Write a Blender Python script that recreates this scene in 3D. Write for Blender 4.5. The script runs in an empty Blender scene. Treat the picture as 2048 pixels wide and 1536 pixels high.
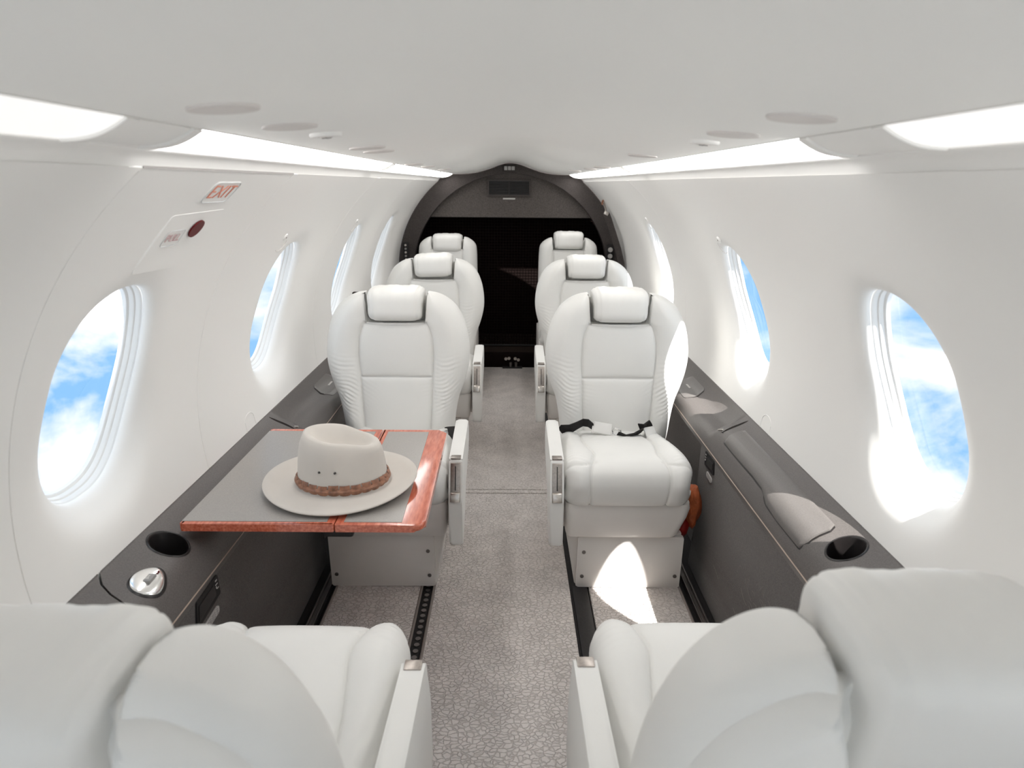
import bpy, bmesh, math, random
import numpy as np
from mathutils import Vector, Matrix, Euler
random.seed(5); rng = np.random.default_rng(5)
S = bpy.context.scene
COL = S.collection
PI = math.pi

# ------------------------------------------------------------------ camera
cam_d = bpy.data.cameras.new('camera'); cam = bpy.data.objects.new('camera', cam_d); COL.objects.link(cam)
FPX = 1300.0
cam_d.sensor_width = 36.0; cam_d.lens = FPX/2048*36.0; cam_d.clip_start = 0.02; cam_d.clip_end = 500
pitch, yaw, roll = math.atan(400/1300.0), math.radians(0.24), math.radians(0.5)
fw = Vector((math.sin(yaw)*math.cos(pitch), math.cos(yaw)*math.cos(pitch), -math.sin(pitch)))
rt = Vector((math.cos(yaw), -math.sin(yaw), 0)); up = rt.cross(fw)
r2 = rt*math.cos(roll)+up*math.sin(roll); u2 = up*math.cos(roll)-rt*math.sin(roll)
M3 = Matrix((r2, u2, -fw)).transposed()
cam.matrix_world = Matrix.Translation((0, 0, 1.25)) @ M3.to_4x4()
cam_d.dof.use_dof = True; cam_d.dof.focus_distance = 2.0; cam_d.dof.aperture_fstop = 5.0
S.camera = cam

# ------------------------------------------------------------------ world: blue sky with cloud all round
W = bpy.data.worlds.new('sky'); S.world = W; W.use_nodes = True
nt = W.node_tree; nt.nodes.clear()
def wn(t, **k):
    n = nt.nodes.new(t)
    for a, b in k.items(): setattr(n, a, b)
    return n
tc = wn('ShaderNodeTexCoord'); mp = wn('ShaderNodeMapping'); mp.inputs['Scale'].default_value = (1, 1, 1.7)
mp.inputs['Location'].default_value = (1.93, 1.75, 2.93)
no = wn('ShaderNodeTexNoise'); no.inputs['Scale'].default_value = 4.6; no.inputs['Detail'].default_value = 9
no.inputs['Roughness'].default_value = 0.56; no.inputs['Distortion'].default_value = 0.25
rp = wn('ShaderNodeValToRGB'); rp.color_ramp.elements[0].position = 0.43; rp.color_ramp.elements[1].position = 0.56
rp.color_ramp.elements[0].color = (0.155, 0.315, 0.52, 1); rp.color_ramp.elements[1].color = (0.60, 0.61, 0.63, 1)
e3 = rp.color_ramp.elements.new(.70); e3.color = (5.2, 5.2, 5.1, 1)
bg = wn('ShaderNodeBackground'); bg.inputs['Strength'].default_value = 1.15
wo = wn('ShaderNodeOutputWorld')
L = nt.links.new
L(tc.outputs['Generated'], mp.inputs['Vector']); L(mp.outputs['Vector'], no.inputs['Vector'])
L(no.outputs['Fac'], rp.inputs['Fac']); L(rp.outputs['Color'], bg.inputs['Color']); L(bg.outputs['Background'], wo.inputs['Surface'])

# ------------------------------------------------------------------ sun
sun_d = bpy.data.lights.new('sun', 'SUN'); sun = bpy.data.objects.new('sun', sun_d); COL.objects.link(sun)
sun_d.energy = 9.0; sun_d.angle = math.radians(0.53); sun_d.color = (1.0, 0.97, 0.93)
SUN_DIR = Vector((-0.41, 0.66, -1.0)).normalized()
sun.rotation_euler = SUN_DIR.to_track_quat('-Z', 'Y').to_euler(); sun.location = (4, -6, 8)
LAMP = 5.0      # radiance of the cove lamps' diffusers

S.view_settings.view_transform = 'Standard'; S.view_settings.look = 'None'
S.view_settings.exposure = 0.80; S.view_settings.gamma = 1.0; S.view_settings.use_curve_mapping = False
S.cycles.use_denoising = True
S.cycles.max_bounces = 14; S.cycles.diffuse_bounces = 9; S.cycles.glossy_bounces = 4
S.cycles.transparent_max_bounces = 12; S.cycles.sample_clamp_indirect = 8.0

# ------------------------------------------------------------------ materials
def mat(name, col, rough=0.5, spec=0.5, metal=0.0, noise=None, bump=None, emit=None, sheen=0.0):
    """noise=(scale, amount, detail) varies the colour; bump=(scale, strength, distance) gives fine relief."""
    m = bpy.data.materials.new(name); m.use_nodes = True
    n = m.node_tree.nodes; l = m.node_tree.links; b = n['Principled BSDF']
    b.inputs['Base Color'].default_value = (*col, 1); b.inputs['Roughness'].default_value = rough
    b.inputs['Specular IOR Level'].default_value = spec; b.inputs['Metallic'].default_value = metal
    if sheen: b.inputs['Sheen Weight'].default_value = sheen
    t = n.new('ShaderNodeTexCoord')
    if noise:
        x = n.new('ShaderNodeTexNoise'); x.inputs['Scale'].default_value = noise[0]; x.inputs['Detail'].default_value = noise[2] if len(noise) > 2 else 4
        r = n.new('ShaderNodeMapRange'); r.inputs['From Min'].default_value = .3; r.inputs['From Max'].default_value = .7
        r.inputs['To Min'].default_value = 1-noise[1]; r.inputs['To Max'].default_value = 1+noise[1]
        mx = n.new('ShaderNodeMix'); mx.data_type = 'RGBA'; mx.blend_type = 'MULTIPLY'; mx.inputs['Factor'].default_value = 1
        mx.inputs['A'].default_value = (*col, 1)
        l.new(t.outputs['Object'], x.inputs['Vector']); l.new(x.outputs['Fac'], r.inputs['Value'])
        l.new(r.outputs['Result'], mx.inputs['B']); l.new(mx.outputs['Result'], b.inputs['Base Color'])
    if bump:
        x = n.new('ShaderNodeTexNoise'); x.inputs['Scale'].default_value = bump[0]; x.inputs['Detail'].default_value = 5
        bp = n.new('ShaderNodeBump'); bp.inputs['Strength'].default_value = bump[1]; bp.inputs['Distance'].default_value = bump[2]
        l.new(t.outputs['Object'], x.inputs['Vector']); l.new(x.outputs['Fac'], bp.inputs['Height']); l.new(bp.outputs['Normal'], b.inputs['Normal'])
    if emit:
        b.inputs['Emission Color'].default_value = (*emit[0], 1); b.inputs['Emission Strength'].default_value = emit[1]
    return m

LINING = mat('white_lining', (.89, .88, .86), .55, .3, bump=(260, .05, .001))
CEIL = mat('ceiling_lining', (.93, .925, .905), .6, .3, bump=(300, .04, .001))
COVER = mat('ceiling_cover_plastic', (.69, .655, .63), .5, .3)
FRAME = mat('window_frame_plastic', (.84, .84, .83), .4, .4)
LEATHER = mat('white_leather', (.775, .768, .745), .45, .28, noise=(9, .015), bump=(420, .10, .0012))
SEATHARD = mat('seat_base_vinyl', (.72, .69, .66), .42, .4, noise=(12, .02), bump=(500, .08, .001))
CHAR = mat('charcoal_plastic', (.105, .094, .089), .42, .45, noise=(350, .18), bump=(520, .25, .001))
CHARLID = mat('charcoal_lid', (.125, .114, .108), .36, .5, noise=(350, .12), bump=(520, .15, .001))
FABRIC = mat('charcoal_panel_fabric', (.10, .089, .084), .85, .25, noise=(420, .35), bump=(700, .5, .002), sheen=.15)
FELT = mat('grey_felt', (.10, .088, .082), .95, .15, noise=(300, .35), bump=(500, .5, .002))
RINGM = mat('ring_trim', (.065, .056, .053), .8, .2, noise=(300, .3), bump=(500, .3, .001))
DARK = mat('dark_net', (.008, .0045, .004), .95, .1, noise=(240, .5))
NETM = mat('net_cord', (.010, .0055, .0045), .9, .1, noise=(200, .5))
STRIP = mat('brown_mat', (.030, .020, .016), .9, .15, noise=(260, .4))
BLACK = mat('black_rubber', (.022, .020, .020), .6, .3, noise=(200, .2))
HOLE = mat('black_cup', (.012, .010, .010), .35, .5)
WOOD = None
LAM = mat('table_laminate', (.33, .31, .29), .32, .45, noise=(600, .12))
METAL = mat('brushed_metal', (.62, .58, .54), .3, .5, metal=1.0, noise=(180, .1))
PEWTER = mat('pewter_plate', (.42, .38, .35), .38, .5, metal=1.0, noise=(160, .12))
CHROME = mat('chrome', (.93, .93, .92), .22, .5, metal=1.0)
SCREW = mat('screw_metal', (.30, .28, .27), .4, .5, metal=1.0)
PIPE = mat('bronze_piping', (.42, .33, .27), .4, .5)
CORD = mat('carpet_edging', (.22, .19, .175), .9, .2)
WEB = mat('black_webbing', (.018, .016, .016), .75, .3, bump=(900, .4, .001))
BUCKLE = mat('grey_buckle', (.66, .65, .63), .35, .5)
WHITEP = mat('white_plastic', (.86, .86, .85), .3, .5)
GREYP = mat('grey_plastic', (.30, .29, .28), .4, .5)
LABELM = mat('pale_label', (.55, .53, .51), .5, .4)
REDL = mat('red_lettering', (.78, .28, .18), .5, .3)
PINKL = mat('faded_lettering', (.60, .42, .42), .5, .3)
OUTL = mat('grey_outline', (.60, .61, .61), .5, .3)
REDH = mat('dark_red_handle', (.11, .003, .005), .5, .25)
FELTHAT = mat('hat_felt', (.60, .56, .515), .9, .2, noise=(14, .03), bump=(900, .12, .0008), sheen=.25)
BANDM = mat('hatband_leather', (.26, .115, .065), .4, .5, noise=(90, .4), bump=(160, .4, .002))
EYEL = mat('eyelet', (.05, .045, .04), .4, .5)
ORANGE = mat('orange_fabric', (.42, .105, .035), .55, .4, noise=(30, .3), bump=(60, .6, .006))
REDF = mat('red_fabric', (.30, .012, .01), .5, .4, noise=(30, .3), bump=(60, .5, .005))
LAMPN = mat('lamp_diffuser_dim', (.9, .9, .9), .4, .3, emit=((1.0, .985, .965), LAMP*.07))
LAMPM = mat('lamp_diffuser', (.9, .9, .9), .4, .3, emit=((1.0, .985, .965), LAMP))
SCRATCH = mat('pale_scratch', (.30, .27, .25), .8, .2)
GAPM = mat('joint_gap_shade', (.28, .265, .255), .7, .2)
DOMEL = mat('dome_lens', (.45, .44, .43), .3, .5)

def make_wood():
    m = bpy.data.materials.new('red_wood'); m.use_nodes = True
    n = m.node_tree.nodes; l = m.node_tree.links; b = n['Principled BSDF']
    t = n.new('ShaderNodeTexCoord'); mp = n.new('ShaderNodeMapping'); mp.inputs['Scale'].default_value = (60, 8, 60)
    x = n.new('ShaderNodeTexNoise'); x.inputs['Scale'].default_value = 3; x.inputs['Detail'].default_value = 6
    r = n.new('ShaderNodeValToRGB'); r.color_ramp.elements[0].color = (.42, .080, .040, 1); r.color_ramp.elements[1].color = (.70, .21, .125, 1)
    r.color_ramp.elements[0].position = .3; r.color_ramp.elements[1].position = .7
    l.new(t.outputs['Object'], mp.inputs['Vector']); l.new(mp.outputs['Vector'], x.inputs['Vector']); l.new(x.outputs['Fac'], r.inputs['Fac'])
    l.new(r.outputs['Color'], b.inputs['Base Color']); b.inputs['Roughness'].default_value = .2
    b.inputs['Coat Weight'].default_value = .5; b.inputs['Coat Roughness'].default_value = .08
    return m
WOOD = make_wood()

def make_carpet():
    m = bpy.data.materials.new('taupe_carpet'); m.use_nodes = True
    n = m.node_tree.nodes; l = m.node_tree.links; b = n['Principled BSDF']
    t = n.new('ShaderNodeTexCoord')
    d = n.new('ShaderNodeTexNoise'); d.inputs['Scale'].default_value = 60; d.inputs['Detail'].default_value = 3
    va = n.new('ShaderNodeVectorMath'); va.operation = 'MULTIPLY_ADD'; va.inputs[1].default_value = (.016, .016, 0)
    l.new(t.outputs['Object'], d.inputs['Vector']); l.new(d.outputs['Color'], va.inputs[0]); l.new(t.outputs['Object'], va.inputs[2])
    mp = n.new('ShaderNodeMapping'); mp.inputs['Scale'].default_value = (62, 95, 1); l.new(va.outputs[0], mp.inputs['Vector'])
    v = n.new('ShaderNodeTexVoronoi'); v.feature = 'DISTANCE_TO_EDGE'; v.inputs['Scale'].default_value = 1; l.new(mp.outputs['Vector'], v.inputs['Vector'])
    r = n.new('ShaderNodeMapRange'); r.inputs['From Max'].default_value = .11; l.new(v.outputs['Distance'], r.inputs['Value'])
    f = n.new('ShaderNodeTexNoise'); f.inputs['Scale'].default_value = 900; f.inputs['Detail'].default_value = 3; l.new(t.outputs['Object'], f.inputs['Vector'])
    g = n.new('ShaderNodeTexNoise'); g.inputs['Scale'].default_value = 11; g.inputs['Detail'].default_value = 3; l.new(t.outputs['Object'], g.inputs['Vector'])
    c = n.new('ShaderNodeMix'); c.data_type = 'RGBA'; c.inputs['A'].default_value = (.58, .53, .50, 1); c.inputs['B'].default_value = (.74, .69, .66, 1)
    l.new(r.outputs['Result'], c.inputs['Factor'])
    k = n.new('ShaderNodeMapRange'); k.inputs['From Min'].default_value = .35; k.inputs['From Max'].default_value = .65; k.inputs['To Min'].default_value = .84; k.inputs['To Max'].default_value = 1.16
    l.new(f.outputs['Fac'], k.inputs['Value'])
    k2 = n.new('ShaderNodeMapRange'); k2.inputs['From Min'].default_value = .3; k2.inputs['From Max'].default_value = .7; k2.inputs['To Min'].default_value = .9; k2.inputs['To Max'].default_value = 1.08
    l.new(g.outputs['Fac'], k2.inputs['Value'])
    mu = n.new('ShaderNodeMath'); mu.operation = 'MULTIPLY'; l.new(k.outputs['Result'], mu.inputs[0]); l.new(k2.outputs['Result'], mu.inputs[1])
    mx = n.new('ShaderNodeMix'); mx.data_type = 'RGBA'; mx.blend_type = 'MULTIPLY'; mx.inputs['Factor'].default_value = 1
    l.new(c.outputs['Result'], mx.inputs['A']); l.new(mu.outputs['Value'], mx.inputs['B']); l.new(mx.outputs['Result'], b.inputs['Base Color'])
    ad = n.new('ShaderNodeMath'); ad.operation = 'MULTIPLY_ADD'; ad.inputs[1].default_value = .5; l.new(f.outputs['Fac'], ad.inputs[0]); l.new(r.outputs['Result'], ad.inputs[2])
    bp = n.new('ShaderNodeBump'); bp.inputs['Strength'].default_value = .8; bp.inputs['Distance'].default_value = .003
    l.new(ad.outputs['Value'], bp.inputs['Height']); l.new(bp.outputs['Normal'], b.inputs['Normal'])
    b.inputs['Roughness'].default_value = .95; b.inputs['Specular IOR Level'].default_value = .15
    return m
CARPET = make_carpet()

def make_glass():
    m = bpy.data.materials.new('window_glass'); m.use_nodes = True
    n = m.node_tree.nodes; l = m.node_tree.links; n.clear()
    o = n.new('ShaderNodeOutputMaterial'); t = n.new('ShaderNodeBsdfTransparent'); g = n.new('ShaderNodeBsdfGlossy')
    t.inputs['Color'].default_value = (.97, .985, .985, 1); g.inputs['Roughness'].default_value = .02
    f = n.new('ShaderNodeLayerWeight'); f.inputs['Blend'].default_value = .5
    pw = n.new('ShaderNodeMath'); pw.operation = 'POWER'; pw.inputs[1].default_value = 6; l.new(f.outputs['Facing'], pw.inputs[0])
    sc = n.new('ShaderNodeMath'); sc.operation = 'MULTIPLY_ADD'; sc.inputs[1].default_value = .35; sc.inputs[2].default_value = .02; l.new(pw.outputs[0], sc.inputs[0])
    mx = n.new('ShaderNodeMixShader'); l.new(sc.outputs[0], mx.inputs['Fac']); l.new(t.outputs[0], mx.inputs[1]); l.new(g.outputs[0], mx.inputs[2]); l.new(mx.outputs[0], o.inputs['Surface'])
    return m
GLASS = make_glass()

# ------------------------------------------------------------------ helpers
def link(name, me, m, parent=None, loc=(0, 0, 0)):
    o = bpy.data.objects.new(name, me)
    if m is not None and len(me.materials) == 0: me.materials.append(m)
    COL.objects.link(o); o.location = loc
    if parent is not None: o.parent = parent
    return o

def mesh(name, v, f, smooth=True, angle=None):
    me = bpy.data.meshes.new(name); me.from_pydata([tuple(map(float, p)) for p in v], [], [tuple(map(int, q)) for q in f])
    me.update()
    if smooth:
        me.polygons.foreach_set('use_smooth', [True]*len(me.polygons))
        if angle: me.set_sharp_from_angle(angle=math.radians(angle))
    return me

def bmm(name, bm, smooth=True, angle=35):
    bmesh.ops.recalc_face_normals(bm, faces=bm.faces)
    me = bpy.data.meshes.new(name); bm.to_mesh(me); bm.free()
    if smooth:
        me.polygons.foreach_set('use_smooth', [True]*len(me.polygons)); me.set_sharp_from_angle(angle=math.radians(angle))
    return me

def fixn(me):
    bm = bmesh.new(); bm.from_mesh(me); bmesh.ops.recalc_face_normals(bm, faces=bm.faces); bm.to_mesh(me); bm.free(); return me

def gridfaces(nu, nv, base=0, wrap=False):
    f = []
    for j in range(nv-1):
        for i in range(nu if wrap else nu-1):
            a = base+j*nu+i; b = base+j*nu+(i+1) % nu
            f.append((a, b, b+nu, a+nu))
    return f

def box(x0, x1, y0, y1, z0, z1, r=0.004, seg=2, bm=None, mtx=None):
    own = bm is None
    if own: bm = bmesh.new()
    g = bmesh.ops.create_cube(bm, size=1)
    vs = g['verts']
    for v in vs: v.co = Vector((x0+(v.co.x+.5)*(x1-x0), y0+(v.co.y+.5)*(y1-y0), z0+(v.co.z+.5)*(z1-z0)))
    if r > 0:
        es = list({e for v in vs for e in v.link_edges})
        q = bmesh.ops.bevel(bm, geom=es, offset=r, segments=seg, affect='EDGES', profile=.5)
        vs = list({v for f in q['faces'] for v in f.verts} | {v for v in vs if v.is_valid})
    if mtx is not None: bmesh.ops.transform(bm, matrix=mtx, verts=[v for v in vs if v.is_valid])
    return bm

def cyl(p0, p1, r0, r1=None, n=20, bm=None, r=0):
    if bm is None: bm = bmesh.new()
    if r1 is None: r1 = r0
    p0 = Vector(p0); p1 = Vector(p1); d = p1-p0
    mt = Matrix.Translation((p0+p1)/2) @ d.to_track_quat('Z', 'Y').to_matrix().to_4x4()
    g = bmesh.ops.create_cone(bm, cap_ends=True, segments=n, radius1=r0, radius2=r1, depth=d.length, matrix=mt)
    if r:
        es = [e for e in {e for v in g['verts'] for e in v.link_edges} if len(e.link_faces) == 2 and any(len(f.verts) > 4 for f in e.link_faces)]
        bmesh.ops.bevel(bm, geom=es, offset=r, segments=2, affect='EDGES')
    return bm

def tube(pts, r, n=8, bm=None, closed=False):
    if bm is None: bm = bmesh.new()
    P = [Vector(p) for p in pts]; m = len(P); rings = []
    ref = Vector((0.13, 0.21, 0.97)).normalized()
    for i in range(m):
        a = P[i-1] if (i or closed) else P[i]; b = P[(i+1) % m] if (i < m-1 or closed) else P[i]
        t = (b-a).normalized(); s = t.cross(ref)
        if s.length < 1e-3: s = t.cross(Vector((1, 0, 0)))
        s.normalize(); q = s.cross(t)
        rings.append([bm.verts.new(P[i]+s*r*math.cos(2*PI*k/n)+q*r*math.sin(2*PI*k/n)) for k in range(n)])
    for i in range(m if closed else m-1):
        A = rings[i]; B = rings[(i+1) % m]
        for k in range(n): bm.faces.new((A[k], A[(k+1) % n], B[(k+1) % n], B[k]))
    if not closed:
        bm.faces.new(rings[0][::-1]); bm.faces.new(rings[-1])
    return bm

def ribbon(pts, wdir, w, th, bm=None):
    """flat strap: centre line pts, width along wdir (one or per point), thickness th"""
    if bm is None: bm = bmesh.new()
    P = [Vector(p) for p in pts]; m = len(P); rings = []
    for i in range(m):
        t = (P[min(i+1, m-1)]-P[max(i-1, 0)]).normalized(); wd = Vector(wdir[i] if isinstance(wdir[0], (tuple, list, Vector)) else wdir)
        wd = (wd-t*wd.dot(t)).normalized(); nn = t.cross(wd)
        rings.append([bm.verts.new(P[i]+wd*a*w/2+nn*b*th/2) for a, b in ((-1, -1), (1, -1), (1, 1), (-1, 1))])
    for i in range(m-1):
        for k in range(4): bm.faces.new((rings[i][k], rings[i][(k+1) % 4], rings[i+1][(k+1) % 4], rings[i+1][k]))
    bm.faces.new(rings[0][::-1]); bm.faces.new(rings[-1])
    return bm

def prism(poly, axis, a0, a1, r=0, seg=2, bm=None):
    """extrude a 2D polygon along axis ('x': poly is (y,z); 'y': (x,z); 'z': (x,y)) from a0 to a1"""
    if bm is None: bm = bmesh.new()
    def P(p, a): return {'x': (a, p[0], p[1]), 'y': (p[0], a, p[1]), 'z': (p[0], p[1], a)}[axis]
    A = [bm.verts.new(P(p, a0)) for p in poly]; B = [bm.verts.new(P(p, a1)) for p in poly]; n = len(poly)
    fs = [bm.faces.new(A[::-1]), bm.faces.new(B)]
    for i in range(n): fs.append(bm.faces.new((A[i], A[(i+1) % n], B[(i+1) % n], B[i])))
    if r:
        es = {e for f in fs[:2] for e in f.edges}
        bmesh.ops.bevel(bm, geom=list(es), offset=r, segments=seg, affect='EDGES', profile=.5)
    return bm

def rpoly(pts, r, n=5):
    """round the corners of a 2D polygon; r a number or one per corner"""
    out = []; m = len(pts)
    for i in range(m):
        p = Vector(pts[i]); a = Vector(pts[i-1])-p; b = Vector(pts[(i+1) % m])-p
        ri = r[i] if isinstance(r, (list, tuple)) else r
        if ri <= 0: out.append(tuple(p)); continue
        la, lb = a.length, b.length; a.normalize(); b.normalize()
        ang = a.angle(b); d = min(ri/math.tan(ang/2), la*.48, lb*.48)
        for k in range(n+1):
            t = k/n; q0 = p+a*d; q1 = p+b*d
            out.append(tuple(q0*(1-t)**2+p*2*t*(1-t)+q1*t*t))
    return out

def thing(name, label, cat, loc=(0, 0, 0), group=None, kind=None):
    o = bpy.data.objects.new(name, None); COL.objects.link(o); o.location = loc; o.empty_display_size = .05
    tag(o, label, cat, group, kind); return o
def tag(o, label=None, cat=None, group=None, kind=None):
    if label: o['label'] = label
    if cat: o['category'] = cat
    if group: o['group'] = group
    if kind: o['kind'] = kind
    return o
def wpart(name, me, m, parent, label=None):
    """part whose mesh is given in world coordinates"""
    o = link(name, me, m, None); l = parent.location
    if parent.parent is not None: l = l+parent.parent.location
    if l.length: me.transform(Matrix.Translation(-Vector(l)))
    o.parent = parent
    if label: o['label'] = label
    return o
def struct(name, me, m):
    o = link(name, me, m); o['kind'] = 'structure'; return o
def sroot(name, loc=(0, 0, 0)):
    o = bpy.data.objects.new(name, None); COL.objects.link(o); o.location = loc; o['kind'] = 'structure'; return o

def sstep(x, a, b):
    t = np.clip((x-a)/(b-a), 0, 1); return t*t*(3-2*t)

# ================================================================== the shell
RW, ZC = 0.765, 0.67
A0, A1 = math.radians(-12), math.radians(51.3)
YB, YE = -0.95, 4.5           # front bulkhead, rear ring
def wpt(side, y, s, off=0):
    a = s/RW; r = RW+off
    return (side*r*math.cos(a), y, ZC+r*math.sin(a))
S0, S1 = A0*RW, A1*RW
MS, NS = 44, 36
FL = .030                                   # how much deeper the sill is than the head
WA, WB, WEXP = 0.142, 0.205, 2.45           # window half width, half height (arc), superellipse power
WS = math.radians(15.6)*RW
def hole_r(phi, a=WA, b=WB, e=WEXP):
    return (abs(math.cos(phi)/a)**e+abs(math.sin(phi)/b)**e)**(-1/e)

def lowf(phi):
    """how far a direction round the window points down: 0 at the head, 1 at the sill"""
    return max(0.0, (-math.sin(phi)+.35)/1.35)**1.7

def bay(side, y0, y1, wy, g0, g1, gt):
    """one lining panel; wy = window centre or None; g0,g1,gt = joint depth on the fore, aft and top edges"""
    V = []; Fc = []
    def bnd(y, s):
        o = 0
        if abs(y-y0) < 1e-6: o = max(o, g0)
        if abs(y-y1) < 1e-6: o = max(o, g1)
        if abs(s-S1) < 1e-6: o = max(o, gt)
        return o
    ss = np.linspace(S0, S1, MS+1)
    if wy is None:
        ys = sorted({y0, y0+.003, y1-.003, y1} | set(np.linspace(y0, y1, 6)))
        ssx = sorted(set(ss) | {S1-.003})
        for s in ssx:
            for y in ys: V.append(wpt(side, y, s, bnd(y, s)))
        Fc = gridfaces(len(ys), len(ssx))
    else:
        ys = np.linspace(y0, y1, NS+1)
        ring = [(y, S0) for y in ys[:-1]]+[(y1, s) for s in ss[:-1]]+[(y, S1) for y in ys[::-1][:-1]]+[(y0, s) for s in ss[::-1][:-1]]
        ring = [(float(a), float(b)) for a, b in ring]
        ds = [0, .0004, .0012, .0025, .0045, .007, .010, .014, .019, .025, .033, .043, .055, .070, .09]
        lers = [.2, .4, .6, .8, None, 1.0]
        n = len(ring)
        for d in ds:
            for (y, s) in ring:
                dy, dz = y-wy, s-WS; phi = math.atan2(dz, dy); rb = math.hypot(dy, dz); rr = min(hole_r(phi)+d, rb-.004)
                q = .017
                off = (q-math.sqrt(max(q*q-(q-min(d, q))**2, 0)))*1.0+.008*math.exp(-(d/.030)**2)
                low = lowf(phi)           # the sill flares wider than the head
                off += FL*low*math.exp(-(d/.045)**2)
                V.append(wpt(side, wy+rr*math.cos(phi), WS+rr*math.sin(phi), off))
        for t in lers:
            for (y, s) in ring:
                dy, dz = y-wy, s-WS; phi = math.atan2(dz, dy); rb = math.hypot(dy, dz); r0 = min(hole_r(phi)+ds[-1], rb-.004)
                if t is None: rr = max(rb-.0016, r0); off = 0
                else: rr = r0+(rb-r0)*t; off = 0
                if t == 1.0: off = bnd(y, s); yy, s_ = y, s
                else: yy, s_ = wy+rr*math.cos(phi), WS+rr*math.sin(phi)
                low = lowf(phi); d = rr-hole_r(phi)
                if t != 1.0: off += FL*low*math.exp(-(d/.045)**2)+.008*math.exp(-(d/.030)**2)
                V.append(wpt(side, yy, s_, off))
        Fc = gridfaces(n, len(ds)+len(lers), wrap=True)
    return fixn(mesh('lining_panel', V, Fc, True, 24))

def window(n, side, wy):
    root = sroot('window_%d' % n, wpt(side, wy, WS, .03))
    N = 88
    prof = [(1.000, .0235), (.992, .028), (.984, .031), (.978, .037), (.964, .0385), (.956, .041), (.951, .047), (.934, .0485), (.927, .050), (.923, .058)]
    V = []
    for sc, off in prof:
        for k in range(N):
            phi = 2*PI*k/N; r = hole_r(phi)*sc+(.006 if sc == 1 else 0); lo = lowf(phi)*FL
            V.append(wpt(side, wy+r*math.cos(phi), WS+r*math.sin(phi), off+lo))
    fr = fixn(mesh('frame', V, gridfaces(N, len(prof), wrap=True), True, 28))
    wpart('frame', fr, FRAME, root)
    V = []; rs = [1.0, .8, .6, .4, .2]
    for sc in rs:
        for k in range(N):
            phi = 2*PI*k/N; r = hole_r(phi)*.931*sc
            V.append(wpt(side, wy+r*math.cos(phi), WS+r*math.sin(phi), .054+FL*sc*lowf(phi)))
    V.append(wpt(side, wy, WS, .054)); Fc = gridfaces(N, 5, wrap=True)
    for k in range(N): Fc.append((4*N+k, 4*N+(k+1) % N, 5*N))
    wpart('pane', fixn(mesh('pane', V, Fc)), GLASS, root)

def lower_shell(side):
    V = []; ys = np.linspace(YB, YE+.9, 8); ang = np.linspace(math.radians(-64), A0, 5)
    for a in ang:
        for y in ys: V.append((side*(RW*math.cos(A0)+(.04 if a < A0-1e-6 else 0)), y, ZC+RW*math.sin(a)))
    return fixn(mesh('lower_lining', V, gridfaces(len(ys), len(ang))))

wl = sroot('wall_left'); wr = sroot('wall_right')
G = .003
for (y0, y1, wy, g0, g1) in [(YB, -.25, None, 0, 0), (-.25, .892, .23, 0, G), (1.507, 2.48, 2.03, G, .002), (2.48, 3.38, 2.93, .002, .002), (3.38, YE, 3.76, .002, 0)]:
    wpart('lining_panel', bay(-1, y0, y1, wy, g0, g1, 0), LINING, wl)
for (y0, y1, wy, g0, g1) in [(YB, -.25, None, 0, 0), (-.25, .70, .25, 0, 0), (.70, 1.6, 1.15, 0, 0), (1.6, 2.79, 2.02, 0, G), (2.79, YE, 3.20, G, 0)]:
    wpart('lining_panel', bay(1, y0, y1, wy, g0, g1, 0), LINING, wr)
wpart('lower_lining', lower_shell(-1), LINING, wl); wpart('lower_lining', lower_shell(1), LINING, wr)
hatch = sroot('door_1', (-.76, 1.2, .67))
wpart('door_panel', bay(-1, .892, 1.507, 1.13, G, G, .006), LINING, hatch)
for i, (s, y) in enumerate([(-1, .23), (-1, 1.13), (-1, 2.03), (-1, 2.93), (-1, 3.76), (1, .25), (1, 1.15), (1, 2.02), (1, 3.20)]):
    window(i+1, s, y)

# ceiling: shallow crown at the front that narrows to a central rib at the rear ring
NEARP = ([0, .12, .22, .30, .385], [1.338, 1.333, 1.324, 1.317, 1.3112])
FARP = ([0, .06, .12, .22, .30, .385], [1.388, 1.378, 1.352, 1.321, 1.312, 1.3105])
def ceil_z(x, y):
    x = abs(x); t = float(sstep(np.array(y), 1.15, 2.2))
    a = float(np.interp(x, *NEARP)); b = float(np.interp(x, *FARP))
    return a*(1-t)+b*t
def smooth_interp(P):
    xs = np.linspace(-.385, .385, 241); z = np.interp(abs(xs), *P); k = np.exp(-(np.arange(-30, 31)/14.)**2); k /= k.sum()
    pad = np.concatenate([z[0]-(z[1:31][::-1]-z[0]), z, z[-1]-(z[-31:-1][::-1]-z[-1])]); zz = np.convolve(pad, k, 'valid'); return xs, zz
XN, ZN = smooth_interp(NEARP); XF, ZF = smooth_interp(FARP)
def ceil_z(x, y):
    t = float(sstep(np.array(y), 1.15, 2.2)); return float(np.interp(x, XN, ZN))*(1-t)+float(np.interp(x, XF, ZF))*t
xs = np.linspace(-.385, .385, 61); ysc = np.linspace(YB, YE, 70)
cv = [(x, y, ceil_z(x, y)) for y in ysc for x in xs]
ce = fixn(mesh('ceiling', cv, gridfaces(len(xs), len(ysc))))
ceiling = struct('ceiling', ce, CEIL)
# valance rails below and cove backs behind the lamps
for k, sd in enumerate((-1, 1)):
    pr = [(.4783+.006, 1.262), (.4790, 1.2685), (.4735, 1.2765), (.468, 1.2815), (.4625, 1.2845), (.4565, 1.2860), (.4545, 1.2885), (.4555, 1.2935), (.462, 1.318), (.45, 1.338), (.40, 1.345), (.3865, 1.330), (.3840, 1.3120), (.3800, 1.3105)]
    V = [(sd*x, y, z) for (x, z) in pr for y in (YB, YE)]
    struct('trim_%d' % (k+1), fixn(mesh('trim', V, gridfaces(2, len(pr)), True, 40)), LINING)

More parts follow.
